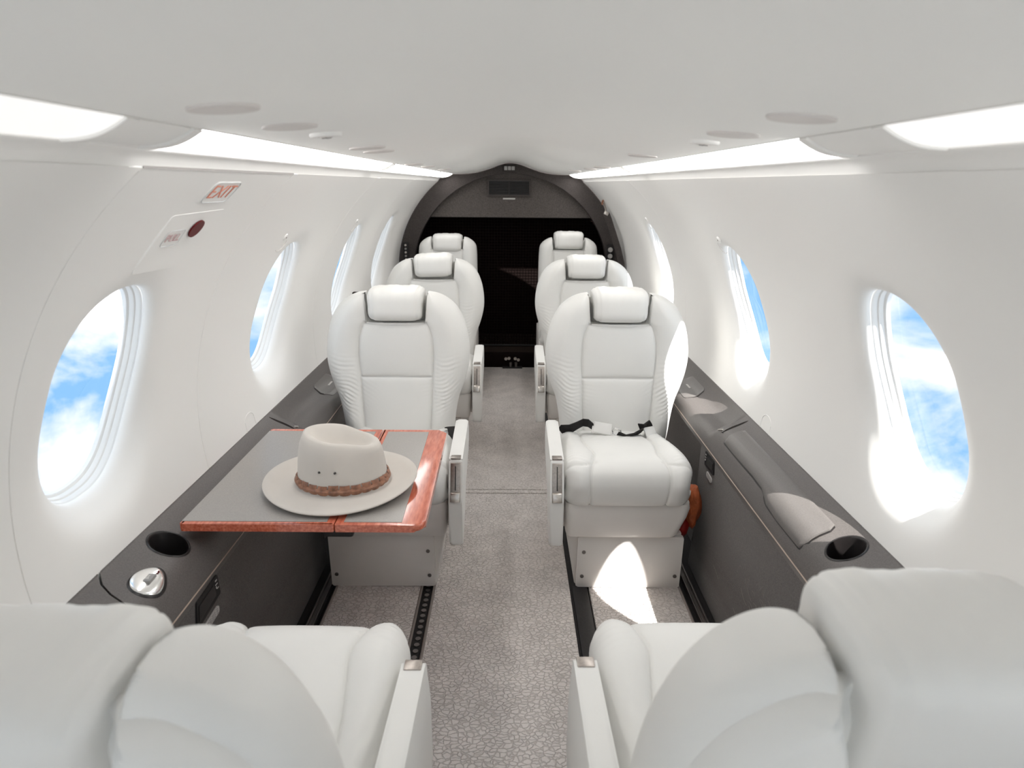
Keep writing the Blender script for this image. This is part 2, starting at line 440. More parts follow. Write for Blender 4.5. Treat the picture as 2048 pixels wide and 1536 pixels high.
# ------------------------------------------------------------------ cove lamps (they light the cabin)
segs = {-1: [(-.9, .70), (.86, 2.22), (2.27, 3.70), (3.74, 4.47)], 1: [(-.9, .72), (.92, 2.36), (2.41, 3.95), (3.99, 4.47)]}
wheres = [['behind the photographer', 'over the table', 'over the second seat row', 'short, nearest the rear bulkhead'], ['behind the photographer', 'over the belted front seat', 'over the second seat row', 'short, nearest the rear bulkhead']]
for k, sd in enumerate((-1, 1)):
    for j, (y0, y1) in enumerate(segs[sd]):
        t = thing('cove_light', 'long white cove lamp strip, %s, %s' % (('hatch side' if sd < 0 else 'sunlit side'), ('segment beside the camera' if j == 0 else wheres[k][j])), 'lamp', (sd*.42, (y0+y1)/2, 1.30), 'cove lamp strips')
        n = 9; pts = []
        for i in range(n):
            u = i/(n-1); x = .4545+(.3835-.4545)*u; z = 1.2898+(1.3118-1.2898)*u
            b = .006*math.sin(PI*u); pts.append((x-b*.35, z-b*.93))
        V = []; ys = [y0, y0+.004, y1-.004, y1]
        for y in ys:
            for i, (x, z) in enumerate(pts):
                e = .004 if y in (y0, y1) else 0
                V.append((sd*(x+e*.35), y, z+e*.93))
        wpart('diffuser', fixn(mesh('diffuser', V, gridfaces(n, 4))), LAMPN if j == 0 else LAMPM, t)
        for ya, yb in ((y0-.02, y0+.003), (y1-.003, y1+.02)):
            pp = [(x-.0012, z-.003) for x, z in pts]+[(x+.004, z+.008) for x, z in pts[::-1]]
            wpart('end_cap', bmm('end_cap', prism([(sd*x, z) for x, z in pp], 'y', ya, yb)), LINING, t)
    a, b = segs[sd][0][1]+.02, segs[sd][1][0]-.02      # unlit cover between the first two lamps
    pp = [(x, z) for x, z in pts]+[(x+.003, z+.006) for x, z in pts[::-1]]
    tag(link('cove_blank', bmm('cove_blank', prism([(sd*x, z) for x, z in pp], 'y', a, b)), LINING), 'short unlit white cover between two lamp strips on the %s' % ('hatch side' if sd < 0 else 'side with the sunlit seat'), 'cover', 'unlit cove covers')

# ------------------------------------------------------------------ floor
fl = sroot('floor')
def slab(x0, x1, y0, y1, z0, z1, m, name, r=.003):
    return wpart(name, bmm(name, box(x0, x1, y0, y1, z0, z1, r)), m, fl)
slab(-.80, .80, YB, 5.3, -.06, -.02, BLACK, 'floor_pan', 0)
slab(-.236, .200, YB, 2.490, -.02, 0, CARPET, 'aisle_carpet')
slab(-.236, .200, 2.496, 2.524, -.02, 0, CARPET, 'carpet_joint', .002)
slab(-.236, .200, 2.530, 4.47, -.02, 0, CARPET, 'aisle_carpet')
slab(-.552, -.280, YB, 1.86, -.02, .001, CARPET, 'seat_carpet'); slab(-.552, -.280, 1.86, 4.47, -.02, .0, CARPET, 'seat_carpet')
slab(.262, .556, YB, 1.86, -.02, .001, CARPET, 'seat_carpet'); slab(.262, .556, 1.86, 4.47, -.02, .0, CARPET, 'seat_carpet')
for nm, x0, x1, y1 in (('left', -.277, -.239, 4.47), ('right', .201, .261, 4.47)):
    slab(x0, x1, YB, y1, -.02, -.008, BLACK, 'seat_track', 0)
slab(.208, .257, YB, 1.83, -.008, .003, BLACK, 'track_cover')
for x in (-.278, -.238, -.552, .556):
    wpart('carpet_binding', bmm('carpet_binding', tube([(x, YB, .0), (x, 4.45, .0)], .0045)), CORD, fl)
def rail(x):
    bm = box(x-.012, x+.012, YB, 4.4, -.02, -.006, .002)
    for sx in (-1, 1): box(x+sx*.009-.003, x+sx*.009+.003, YB, 4.4, -.006, .001, .001, bm=bm)
    return bm
wpart('seat_rail', bmm('seat_rail', rail(-.585)), SCREW, fl); wpart('seat_rail', bmm('seat_rail', rail(.592)), SCREW, fl)
bmr = bmesh.new()
for i in range(60): cyl((-.258, .9+i*.026, -.008), (-.258, .9+i*.026, -.0045), .008, n=10, bm=bmr)
wpart('track_studs', bmm('track_studs', bmr), SCREW, fl)

# unseen front bulkhead behind the camera; windscreen opening enlarged to brighten the cabin
def fb():
    bm = bmesh.new()
    box(-.85, -.62, YB-.05, YB, -.05, 1.5, 0, bm=bm); box(.62, .85, YB-.05, YB, -.05, 1.5, 0, bm=bm)
    box(-.62, .62, YB-.05, YB, -.05, .62, 0, bm=bm); box(-.62, .62, YB-.05, YB, 1.33, 1.5, 0, bm=bm)
    return bm
struct('wall_front', bmm('wall_front', fb(), False), LINING)
wsn = sroot('window_10', (0, YB-.03, .95))
wpart('pane', bmm('pane', box(-.62, .62, YB-.031, YB-.027, .62, 1.33, 0), False), GLASS, wsn)
wpart('frame', bmm('frame', box(-.02, .02, YB-.045, YB-.005, .62, 1.33, .004)), FRAME, wsn)

# ------------------------------------------------------------------ rear ring, felt panel and dark bay
def ring_plate():
    N = 96; ri, zc = .666, .650; V = []
    for k in range(N):
        a = 2*PI*k/N
        V.append((ri*math.cos(a), YE+.002, zc+ri*math.sin(a)))
    for k in range(N):
        a = 2*PI*k/N; V.append((.95*math.cos(a), YE+.002, zc+.95*math.sin(a)))
    for k in range(N):
        a = 2*PI*k/N; V.append((ri*math.cos(a), YE+.075, zc+ri*math.sin(a)))
    f = [(k, (k+1) % N, N+(k+1) % N, N+k) for k in range(N)]+[(k, 2*N+k, 2*N+(k+1) % N, (k+1) % N) for k in range(N)]
    return fixn(mesh('wall_back', V, f, True, 40))
wb = struct('wall_back', ring_plate(), RINGM)
def felt():
    zc, r = .65, .70; a0 = math.asin((1.033-zc)/r); P = []
    for k in range(41):
        a = a0+(PI-2*a0)*k/40; P.append((r*math.cos(a), zc+r*math.sin(a)))
    return prism(P, 'y', YE+.055, YE+.085)
struct('trim_3', bmm('trim', felt()), FELT)
def bay_shell():
    bm = bmesh.new()
    box(-.85, .85, 5.12, 5.16, -.05, 1.5, 0, bm=bm); box(-.85, -.72, YE+.08, 5.14, -.05, 1.5, 0, bm=bm); box(.72, .85, YE+.08, 5.14, -.05, 1.5, 0, bm=bm)
    box(-.85, .85, YE+.09, 5.14, 1.42, 1.5, 0, bm=bm)
    return bm
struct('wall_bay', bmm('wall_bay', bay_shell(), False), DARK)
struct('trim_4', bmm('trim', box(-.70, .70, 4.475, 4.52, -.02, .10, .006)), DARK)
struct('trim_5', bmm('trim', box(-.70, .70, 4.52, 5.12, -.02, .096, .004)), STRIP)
# cargo net hanging in the bay opening
net = thing('cargo_net', 'dark brown cargo net hanging across the rear baggage opening', 'net', (0, 4.70, .10))
bm = bmesh.new()
for i in range(66): tube([(-.66+i*.0203, 4.70, .10), (-.66+i*.0203, 4.70, 1.03)], .0022, 4, bm=bm)
for j in range(46): tube([(-.66, 4.702, .11+j*.0203), (.66, 4.702, .11+j*.0203)], .0022, 4, bm=bm)
o = wpart('mesh_webbing', bmm('mesh_webbing', bm), NETM, net); o['kind'] = 'stuff'
for z in (1.03, .105): wpart('edge_rope', bmm('edge_rope', tube([(-.66, 4.70, z), (.66, 4.70, z)], .009, 8)), BLACK, net)

# ================================================================== side consoles
PA = [(.765, .557), (.752, .557), (.744, .552), (.722, .541), (.700, .531), (.680, .521), (.664, .510), (.652, .495), (.643, .477), (.637, .463), (.633, .453)]
PB = [(.765, .557), (.752, .557), (.742, .545), (.728, .518), (.705, .503), (.685, .498), (.668, .493), (.656, .487), (.647, .478), (.639, .466), (.633, .453)]
def ledge_prof(y):
    t = float(sstep(np.array(y), 1.925, 1.965))*(1-float(sstep(np.array(y), 2.72, 2.78)))
    return [(a[0], a[1]*(1-t)+b[1]*t) for a, b in zip(PA, PB)]
def ledge_z(x, y):
    p = ledge_prof(y)[::-1]; return float(np.interp(abs(x), [q[0] for q in p], [q[1] for q in p]))
def solid_ledge(side):
    ys = sorted(set(np.round(np.concatenate([np.linspace(-.3, 4.48, 60), np.linspace(1.90, 2.0, 16), np.linspace(2.70, 2.8, 10)]), 4)))
    V = []; 
    for y in ys:
        p = ledge_prof(y)+[(.633, .435), (.765, .425)]
        V += [(side*x, y, z) for x, z in p]
    m = len(PA)+2; f = gridfaces(m, len(ys), wrap=True)+[tuple(range(m))[::-1], tuple((len(ys)-1)*m+k for k in range(m))]
    return fixn(mesh('ledge', V, f))
def boolean(me, cutters):
    o = bpy.data.objects.new('tmp', me); COL.objects.link(o); tmp = [o]
    for c in cutters:
        q = bpy.data.objects.new('tmp', c); COL.objects.link(q); tmp.append(q)
        md = o.modifiers.new('b', 'BOOLEAN'); md.operation = 'DIFFERENCE'; md.solver = 'EXACT'; md.object = q
    dg = bpy.context.evaluated_depsgraph_get(); out = bpy.data.meshes.new_from_object(o.evaluated_get(dg))
    for q in tmp: bpy.data.objects.remove(q)
    out.polygons.foreach_set('use_smooth', [True]*len(out.polygons)); out.set_sharp_from_angle(angle=math.radians(32))
    return out
def patch_mesh(side, f_in, f_out, y0, y1, off, n=30, m=10, thick=.003, round_=.02):
    """a lid that follows the ledge surface, between edge curves x=f_in(y) and x=f_out(y), standing off proud of it"""
    V = []; ys = np.linspace(y0, y1, n)
    for lay in (off, off-thick):
        for y in ys:
            e = min(y-y0, y1-y); c = 0 if e > round_ else round_-math.sqrt(max(round_**2-(round_-e)**2, 0))
            a, b = f_in(y)+c, f_out(y)-c
            for k in range(m):
                x = a+(b-a)*k/(m-1); edge = .0018 if (k in (0, m-1) and lay == off) else 0
                V.append((side*x, y, ledge_z(x, y)+lay-edge))
    f = gridfaces(m, n)+[tuple(q[::-1]) for q in gridfaces(m, n, n*m)]; B = n*m
    for k in range(m-1): f += [(k, k+1, B+k+1, B+k), ((n-1)*m+k, (n-1)*m+k+1, B+(n-1)*m+k+1, B+(n-1)*m+k)]
    for j in range(n-1): f += [(j*m, (j+1)*m, B+(j+1)*m, B+j*m), (j*m+m-1, (j+1)*m+m-1, B+(j+1)*m+m-1, B+j*m+m-1)]
    return fixn(mesh('lid', V, f, True, 40))

def console(side):
    nm = 'under the hatch-side windows, with the folded-out table' if side < 0 else 'along the sunlit wall, with a long closed armrest lid'
    t = thing('side_console', 'long charcoal side console ledge %s' % nm, 'console', (side*.69, 1.5, 0), 'side consoles')
    cut = []
    CX, CY = .703, 1.19
    cut.append(bmm('c', cyl((side*CX, CY, .46), (side*CX, CY, .60), .036, n=48)))
    # slot of the air outlet at the head of the tray
    lens = [(side*.705+.040*math.cos(a), 1.898+.0065*math.sin(a)+(.705-.665)*.0) for a in np.linspace(0, 2*PI, 25)[:-1]]
    cut.append(bmm('c', prism(lens, 'z', .505, .60)))
    if side < 0:
        pts = [(-.772, 1.075, .53), (-.755, 1.045, .53), (-.738, 1.022, .53), (-.715, 1.008, .53), (-.685, .998, .53), (-.66, .985, .53), (-.645, .965, .53), (-.632, .93, .53), (-.62, .90, .53)]
        cut.append(bmm('c', ribbon(pts, (0, 0, 1), .25, .004)))
    me = boolean(solid_ledge(side), cut)
    wpart('ledge', me, CHAR, t)
    # lower side panels, stepping back behind the first seat row
    pr = [(.6335, .447), (.634, .30), (.637, .12), (.6385, .075), (.632, .055), (.630, .0), (.630, -.015)]
    pr2 = pr+[(.75, -.015), (.75, .425), (.64, .43)]
    wpart('side_panel', bmm('side_panel', prism([(side*x, z) for x, z in pr2], 'y', -.3, 1.99, .004)), FABRIC, t)
    pr3 = [(x+.05, min(z, .44)) for x, z in pr]+[(.755, -.015), (.755, .425)]
    wpart('side_panel', bmm('side_panel', prism([(side*x, z) for x, z in pr3], 'y', 1.99, 4.46)), FABRIC, t)
    wpart('piping', bmm('piping', tube([(side*.6335, -.3, .4495), (side*.6335, 4.46, .4495)], .0022, 6)), PIPE, t)
    # cup holder
    zt = ledge_z(CX, CY)
    N = 40; V = []
    def ringz(x, y): return ledge_z(abs(x), y)
    for r, dz, flat in ((.0395, .0008, 0), (.0375, .0022, 0), (.0355, .0012, 0), (.0345, -.004, 0), (.033, -.06, 1), (.030, -.075, 1), (.0, -.076, 1)):
        for k in range(N):
            a = 2*PI*k/N; x = side*CX+r*math.cos(a); y = CY+r*math.sin(a)
            V.append((x, y, (zt if flat else ringz(x, y))+dz))
    cu = wpart('cup_holder', fixn(mesh('cup_holder', V, gridfaces(N, 7, wrap=True), True, 40)), HOLE, t, 'black round cup recess')
    if side > 0:
        rim = [(side*CX+.026*math.cos(a), CY+.026*math.sin(a), zt-.066) for a in np.linspace(PI*1.1, PI*1.9, 14)]
        q = wpart('inner_ring', bmm('inner_ring', tube(rim, .0012, 6)), METAL, cu)
    # ash tray lid with a pale tab, in the tray aft
    fi = lambda y: .662; fo = lambda y: .742
    for (a, b) in ((2.29, 2.50),):
        fi = lambda y: .655; fo = lambda y: .728
        wpart('lid_gap', patch_mesh(side, lambda y: fi(y)-.003, lambda y: fo(y)+.003, a-.003, b+.003, .0010, 16, 8, .003, .03), HOLE, t)
        l = wpart('ashtray_lid', patch_mesh(side, fi, fo, a, b, .0035, 16, 8, .003, .03), CHARLID, t)
        zz = ledge_z(.69, 2.41)
        wpart('tab', bmm('tab', box(side*.697-.006, side*.697+.006, 2.385, 2.435, zz+.003, zz+.006, .0015)), LABELM, l)
    # air outlet: lip and dark slot floor
    wpart('slot_insert', bmm('slot_insert', box(side*.705-.038, side*.705+.038, 1.892, 1.904, .500, .514, 0)), HOLE, t)
    zz = ledge_z(.68, 1.93)
    wpart('outlet_vane', bmm('outlet_vane', box(side*.672-.014, side*.672+.010, 1.912, 1.917, ledge_z(.672, 1.914)-.003, ledge_z(.672, 1.914)+.002, .0015)), METAL, t)
    # small stand-off clip on the wall edge
    wpart('edge_clip', bmm('edge_clip', box(side*.755-.003, side*.755+.003, 1.69, 1.715, .548, .555, .0015)), BLACK, t)
    wpart('edge_clip', bmm('edge_clip', box(side*.755-.003, side*.755+.003, 1.795, 1.805, .548, .556, .0015)), BLACK, t)
    if side > 0:
        yy = [1.20, 1.27, 1.40, 1.47, 1.53, 1.60, 1.75, 1.86]; xi = [.646, .645, .6445, .6465, .656, .6575, .656, .656]
        fi = lambda y: float(np.interp(y, yy, xi)); fo = lambda y: .716
        wpart('lid_gap', patch_mesh(side, lambda y: fi(y)-.0045, lambda y: fo(y)+.0034, 1.2555, 1.8545, .0010, 60, 14, .004, .016), HOLE, t)
        wpart('armrest_lid', patch_mesh(side, fi, fo, 1.26, 1.85, .0055, 60, 14, .004, .014), CHARLID, t, 'long ribbed armrest lid')
    # call plate
    V = []; N = 36; px, py = .683, 1.072
    for sc, dz in ((1.10, .0006), (1.02, .0028), (1.0, .0042), (.94, .0056), (.6, .0066), (0, .007)):
        for k in range(N):
            a = 2*PI*k/N; ex = .024*sc*math.cos(a)*(1-.2*math.sin(a)); ey = .037*sc*math.sin(a)
            x = side*px+ex; y = py+ey; V.append((x, y, ledge_z(abs(x), y)+dz))
    f = gridfaces(N, 6, wrap=True)
    c = wpart('call_plate', fixn(mesh('call_plate', V, f)), CHROME if side < 0 else WHITEP, t, 'shiny teardrop call plate' if side < 0 else 'white call plate')
    V2 = [v for v in V[:2*N]]; V2 = [(p[0]+(p[0]-side*px)*.07*(1 if i < N else .5), p[1]+(p[1]-py)*.07*(1 if i < N else .5), ledge_z(abs(p[0]), p[1])+(.0006 if i < N else .0030)) for i, p in enumerate(V2)]
    wpart('plate_gasket', fixn(mesh('plate_gasket', V2, gridfaces(N, 2, wrap=True))), HOLE, c)
    zc_ = ledge_z(px, py)+.006
    b = wpart('call_button', bmm('call_button', box(side*px-.010, side*px+.010, py-.012, py+.012, zc_-.003, zc_+.0028, .001)), GREYP, c)
    bm = bmesh.new()          # small attendant figure printed on the button
    cyl((side*px, py+.005, zc_+.0026), (side*px, py+.005, zc_+.0032), .0022, n=12, bm=bm)
    prism([(side*px-.0045, py-.006), (side*px+.0045, py-.006), (side*px+.001, py+.003), (side*px-.001, py+.003)], 'z', zc_+.0026, zc_+.0032, bm=bm)
    wpart('figure_mark', bmm('figure_mark', bm), LABELM, c)
    cyl_ = cyl((side*px+.007, py+.024, zc_-.003), (side*px+.007, py+.024, zc_+.0006), .0018, n=10)
    wpart('indicator', bmm('indicator', cyl_), REDH, c)
    # jack plate on the side panel, with its sticker
    xs_ = side*.6335
    y0, y1, z0, z1 = ((1.115, 1.225, .418, .440) if side < 0 else (1.82, 1.925, .418, .440))
    pl = [(y0, .376), (y0+.014, .432), (y1, .438), (y1+.004, .388)]
    if side > 0: pl = [(1.83, .395), (1.838, .440), (1.925, .440), (1.925, .392)]
    j = wpart('jack_plate', bmm('jack_plate', prism(rpoly(pl, .006), 'x', xs_-side*.004, xs_+side*.002)), BLACK, t)
    pin = [(pl[0][0]+.010, pl[0][1]+.012), (pl[1][0]+.004, pl[1][1]-.010), (pl[2][0]-.022, pl[2][1]-.012), (pl[3][0]-.022, pl[3][1]+.010)]
    wpart('jack_socket', bmm('jack_socket', prism(rpoly(pin, .004), 'x', xs_-side*.0055, xs_)), HOLE, j)
    bm = bmesh.new()
    for (dy, dz, l, w) in ((-.010, -.010, .008, .003), (-.010, -.019, .010, .002), (-.012, -.026, .003, .005), (-.006, -.030, .008, .002)):
        yy, zz = pl[2][0]+dy, pl[2][1]+dz; box(xs_-side*.0045-.0003, xs_-side*.0045+.0003, yy-l/2, yy+l/2, zz-w/2, zz+w/2, 0, bm=bm)
    wpart('jack_symbols', bmm('jack_symbols', bm), LABELM, j)
    sy, sz, sl = (1.182, .358, .068) if side < 0 else (1.873, .372, .052)
    P = rpoly([(sy-sl/2, sz-.012), (sy+sl/2, sz-.008), (sy+sl/2, sz+.010), (sy-sl/2, sz+.006)], .009, 6)
    st = wpart('sticker', bmm('sticker', prism(P, 'x', xs_-side*.0030, xs_+side*.001)), LABELM, t, 'pale oval sticker')
    bm = bmesh.new()
    for q in range(3):
        for w in range(5):
            yy = sy-sl*.36+w*sl*.16; zz = sz+.0045-q*.0052+(yy-sy)*.06
            box(xs_-side*.0033-.0003, xs_-side*.0033+.0003, yy, yy+sl*(.08+.05*((w*7+q*3) % 3)/2), zz-.0009, zz+.0009, 0, bm=bm)
    wpart('small_print', bmm('small_print', bm), GREYP, st)
    if side > 0:
        bm = bmesh.new(); rg = np.random.default_rng(11)
        for q in range(70):
            cy_, cz_ = rg.normal(1.33, .11), rg.normal(.20, .06); l, an, cu = rg.uniform(.02, .07), rg.normal(.5, .8), rg.normal(0, .012)
            tube([(xs_-.0004, cy_+l*(k-.5)*math.cos(an)-cu*(1-(2*k-1)**2)*math.sin(an), cz_+l*(k-.5)*math.sin(an)+cu*(1-(2*k-1)**2)*math.cos(an)) for k in (0, .25, .5, .75, 1)], .00032, 3, bm=bm)
        bmesh.ops.translate(bm, vec=(.0012, 0, 0), verts=bm.verts)
        o = wpart('scratches', bmm('scratches', bm), SCRATCH, t); o['kind'] = 'stuff'
    # far jack plate at the near end of the sunlit panel
    if side > 0:
        pl = [(1.085, .378), (1.095, .434), (1.175, .436), (1.172, .384)]
        wpart('jack_plate', bmm('jack_plate', prism(rpoly(pl, .006), 'x', xs_-side*.004, xs_+side*.002)), BLACK, t)
    return t
con_l = console(-1); con_r = console(1)

# ================================================================== seats
def dist_poly(x, z, P, closed=False):
    P = np.array(P); d = np.full(x.shape, 9.0)
    for i in range(len(P)-1):
        a, b = P[i], P[i+1]; ab = b-a; l2 = (ab**2).sum()
        if l2 < 1e-12: continue
        t = np.clip(((x-a[0])*ab[0]+(z-a[1])*ab[1])/l2, 0, 1)
        d = np.minimum(d, np.hypot(x-a[0]-t*ab[0], z-a[1]-t*ab[1]))
    return d
def cr(P, n=8):
    """Catmull-Rom through P"""
    P = [np.array(p, float) for p in P]; out = []
    for i in range(len(P)-1):
        a = P[max(i-1, 0)]; b = P[i]; c = P[i+1]; d = P[min(i+2, len(P)-1)]
        for k in range(n):
            t = k/n; out.append(.5*((2*b)+(c-a)*t+(2*a-5*b+4*c-d)*t*t+(3*b-a-3*c+d)*t**3))
    out.append(P[-1]); return np.array(out)

SLOPE = .10
def by(z): return .23+SLOPE*(z-.44)
WID = {'main': [(.400, .178), (.440, .185), (.500, .192), (.555, .203), (.600, .219), (.645, .232), (.690, .239), (.735, .238), (.780, .231), (.811, .222), (.840, .209), (.868, .189), (.890, .160), (.902, .132), (.907, .104)],
       'rear': [(.400, .172), (.500, .178), (.600, .183), (.700, .184), (.800, .183), (.850, .181), (.882, .176), (.905, .160), (.922, .136), (.930, .118), (.933, .100)]}
SEAM = {'main': [(.105, .40), (.110, .44), (.116, .54), (.120, .637), (.1235, .70), (.1220, .747), (.115, .785), (.101, .815)],
        'rear': [(.094, .40), (.094, .60), (.094, .80), (.094, .86)]}
HZ = {'main': (.815, .634), 'rear': (.862, .690)}
def backrest(kind):
    wz = cr(WID[kind], 10); zt = wz[-1][0]; hz, cz = HZ[kind]
    nu, nv = 150, 150
    v = np.linspace(0, 1, nv); z = .40+(zt-.40)*(1-(1-v)**1.35)
    w = np.interp(z, wz[:, 0], wz[:, 1])
    u = np.linspace(-1, 1, nu); u = .55*np.sin(u*PI/2)+.45*u
    X = w[:, None]*u[None, :]; Z = np.repeat(z[:, None], nu, 1); WW = np.repeat(w[:, None], nu, 1)
    out = [(-a[1], a[0]) for a in wz]+[(a[1], a[0]) for a in wz[::-1]]
    s = dist_poly(X, Z, out); ax = np.abs(X)
    r = .052; q = np.clip((r-s)/r, 0, 1); off = r*(1-np.sqrt(np.maximum(1-q*q, 0)))*1.0
    sm = cr(SEAM[kind], 8); xs_ = np.interp(Z, sm[:, 1], sm[:, 0])
    t = np.clip((ax-xs_)/np.maximum(WW-xs_, .02), 0, 1)
    amp = .020 if kind == 'main' else .012
    off -= amp*np.sin(PI*np.clip(t, 0, 1))**.8*sstep(Z, .40, .50)
    c = np.clip(ax/np.maximum(xs_, .01), 0, 1)
    hb = np.where(Z < cz, (Z-.40)/(cz-.40), (Z-cz)/(hz-cz)); hb = np.clip(hb, 0, 1)
    off -= .008*(1-c**4)*np.sin(PI*hb)**.6*(t <= 0)
    # grooves
    g = np.minimum(dist_poly(X, Z, sm), dist_poly(-X, Z, sm))
    dc = np.where(ax < xs_, np.abs(Z-cz-.002*(1-c)), 9)
    dt = np.where(ax < .102, np.abs(Z-(hz-.006)+.006*(1-(ax/.1)**2)), 9)
    gg = np.minimum(np.minimum(g, dc), dt)
    off += .0056*np.exp(-(gg/.0028)**2)+.0022*np.exp(-(gg/.009)**2)
    # gathers in the leather
    for (cx, cz_, ang, ln, amp_, pitch_, wid) in [(.165, .600, .35, .06, .0016, .013, .045), (.17, .55, .6, .05, .0018, .012, .035), (.185, .68, .1, .05, .0009, .015, .03)]:
        for sg in (-1, 1):
            a_ = ang if sg > 0 else PI-ang
            dx, dz = X-sg*cx, Z-cz_; al = dx*math.cos(a_)+dz*math.sin(a_); ac = -dx*math.sin(a_)+dz*math.cos(a_)
            ph = rng.uniform(0, 6)
            off += amp_*np.sin(2*PI*(ac+.25*al*al/.1+.004*np.sin(al*60+ph))/pitch_+ph)*np.exp(-(al/ln)**2-(ac/wid)**2)*(s > .012)
    # recess for the headrest
    m = sstep(.100-ax, -.003, .004)*sstep(Z-hz, -.003, .005)
    Z0 = Z; Z = Z*(1-m)+(hz-.002)*m            # the notch is open right through
    yf = by(Z)+np.minimum(off, .060)
    V = np.stack([X, yf, Z], -1).reshape(-1, 3)
    rb = .034; qb = np.clip((rb-s)/rb, 0, 1); yb = by(Z)+.100-(1-m)*rb*(1-np.sqrt(np.maximum(1-qb*qb, 0)))
    V2 = np.stack([X, yb, Z], -1).reshape(-1, 3); B = nu*nv
    f = gridfaces(nu, nv)+[q[::-1] for q in gridfaces(nu, nv, B)]
    for j in range(nv-1): f += [(j*nu, (j+1)*nu, B+(j+1)*nu, B+j*nu), (j*nu+nu-1, B+j*nu+nu-1, B+(j+1)*nu+nu-1, (j+1)*nu+nu-1)]
    for i in range(nu-1): f += [((nv-1)*nu+i, (nv-1)*nu+i+1, B+(nv-1)*nu+i+1, B+(nv-1)*nu+i), (i, B+i, B+i+1, i+1)]
    return fixn(mesh('backrest', np.concatenate([V, V2]), f))

def shell(kind):
    wz = cr(WID[kind], 10); zt = wz[-1][0]; hz = HZ[kind][0]
    nu, nv = 90, 90; z = np.linspace(.36, zt-.018, nv); w = np.interp(z+.014, wz[:, 0], wz[:, 1])*.965-.004
    w = np.where(z < .45, np.interp(z, [.36, .45], [.150, w[np.argmin(abs(z-.45))]]), w)
    u = np.linspace(-1, 1, nu); u = .5*np.sin(u*PI/2)+.5*u
    X = w[:, None]*u[None, :]; Z = np.repeat(z[:, None], nu, 1)
    out = [(-a, b) for a, b in zip(w, z)]+[(a, b) for a, b in zip(w[::-1], z[::-1])]
    s = dist_poly(X, Z, out); r = .045; q = np.clip((r-s)/r, 0, 1); off = r*(1-np.sqrt(np.maximum(1-q*q, 0)))
    ax = np.abs(X); m = sstep(.106-ax, -.004, .006)*sstep(Z-(hz-.062), -.004, .006)
    ln = np.abs(Z-(hz-.088)); off += .004*np.exp(-(ln/.004)**2)*(ax < .11)
    # edge line round the back shell
    off += .003*np.exp(-((s-.020)/.0035)**2)
    yb = by(Z)+.137-np.minimum(off+.040*m, .050); yf = by(Z)+.075
    V = np.concatenate([np.stack([X, yf+0*X, Z], -1).reshape(-1, 3), np.stack([X, yb, Z], -1).reshape(-1, 3)]); B = nu*nv
    f = gridfaces(nu, nv)+[q[::-1] for q in gridfaces(nu, nv, B)]
    for j in range(nv-1): f += [(j*nu, (j+1)*nu, B+(j+1)*nu, B+j*nu), (j*nu+nu-1, B+j*nu+nu-1, B+(j+1)*nu+nu-1, (j+1)*nu+nu-1)]
    for i in range(nu-1): f += [((nv-1)*nu+i, (nv-1)*nu+i+1, B+(nv-1)*nu+i+1, B+(nv-1)*nu+i), (i, B+i, B+i+1, i+1)]
    return fixn(mesh('back_shell', V, f))

def headrest(kind):
    hz = HZ[kind][0]; z0, z1 = hz+.002, hz+.109; hw = .0885; y0 = by(z0)-.026; y1 = by(z0)+.135
    N, Mx = 72, 40; V = []
    # cross-section loop in (y,z), swept across x with rounded ends
    us = np.linspace(-1, 1, Mx); us = np.sign(us)*(1-(1-np.abs(us))**1.6)
    cyy, czz = (y0+y1)/2, (z0+z1)/2; hy, hh = (y1-y0)/2, (z1-z0)/2
    for u in us:
        e = abs(u); k = (1-e**7)**(1/3.2) if e < 1 else 0
        k = .0+1.0*k
        for i in range(N):
            a = 2*PI*i/N; ca, sa = math.cos(a), math.sin(a); p = 2/3.4
            cy_ = math.copysign(abs(ca)**p, ca); sz_ = math.copysign(abs(sa)**p, sa)
            yy = cyy+hy*cy_*(.80+.20*k)*(k if k < .5 else .5+.5*k); zz = czz+hh*sz_*(.82+.18*k)*(k if k < .5 else .5+.5*k)
            zz -= .050*max(0, -sz_)*float(sstep(np.array(cy_), -.1, .7))
            yy += (zz-czz)*.16
            x = u*hw*(1.0+.05*(sz_ if sz_ > 0 else 0))
            gr = abs(abs(u)-.80); d = .0022*math.exp(-(gr/.018)**2)
            yy += -d*cy_; zz += -d*sz_
            if sz_ > .2: zz += .0010*math.sin(u*9)+.0006*math.sin(u*23)
            V.append((x, yy, zz))
    f = gridfaces(N, Mx, wrap=True)
    return fixn(mesh('headrest', V, f))

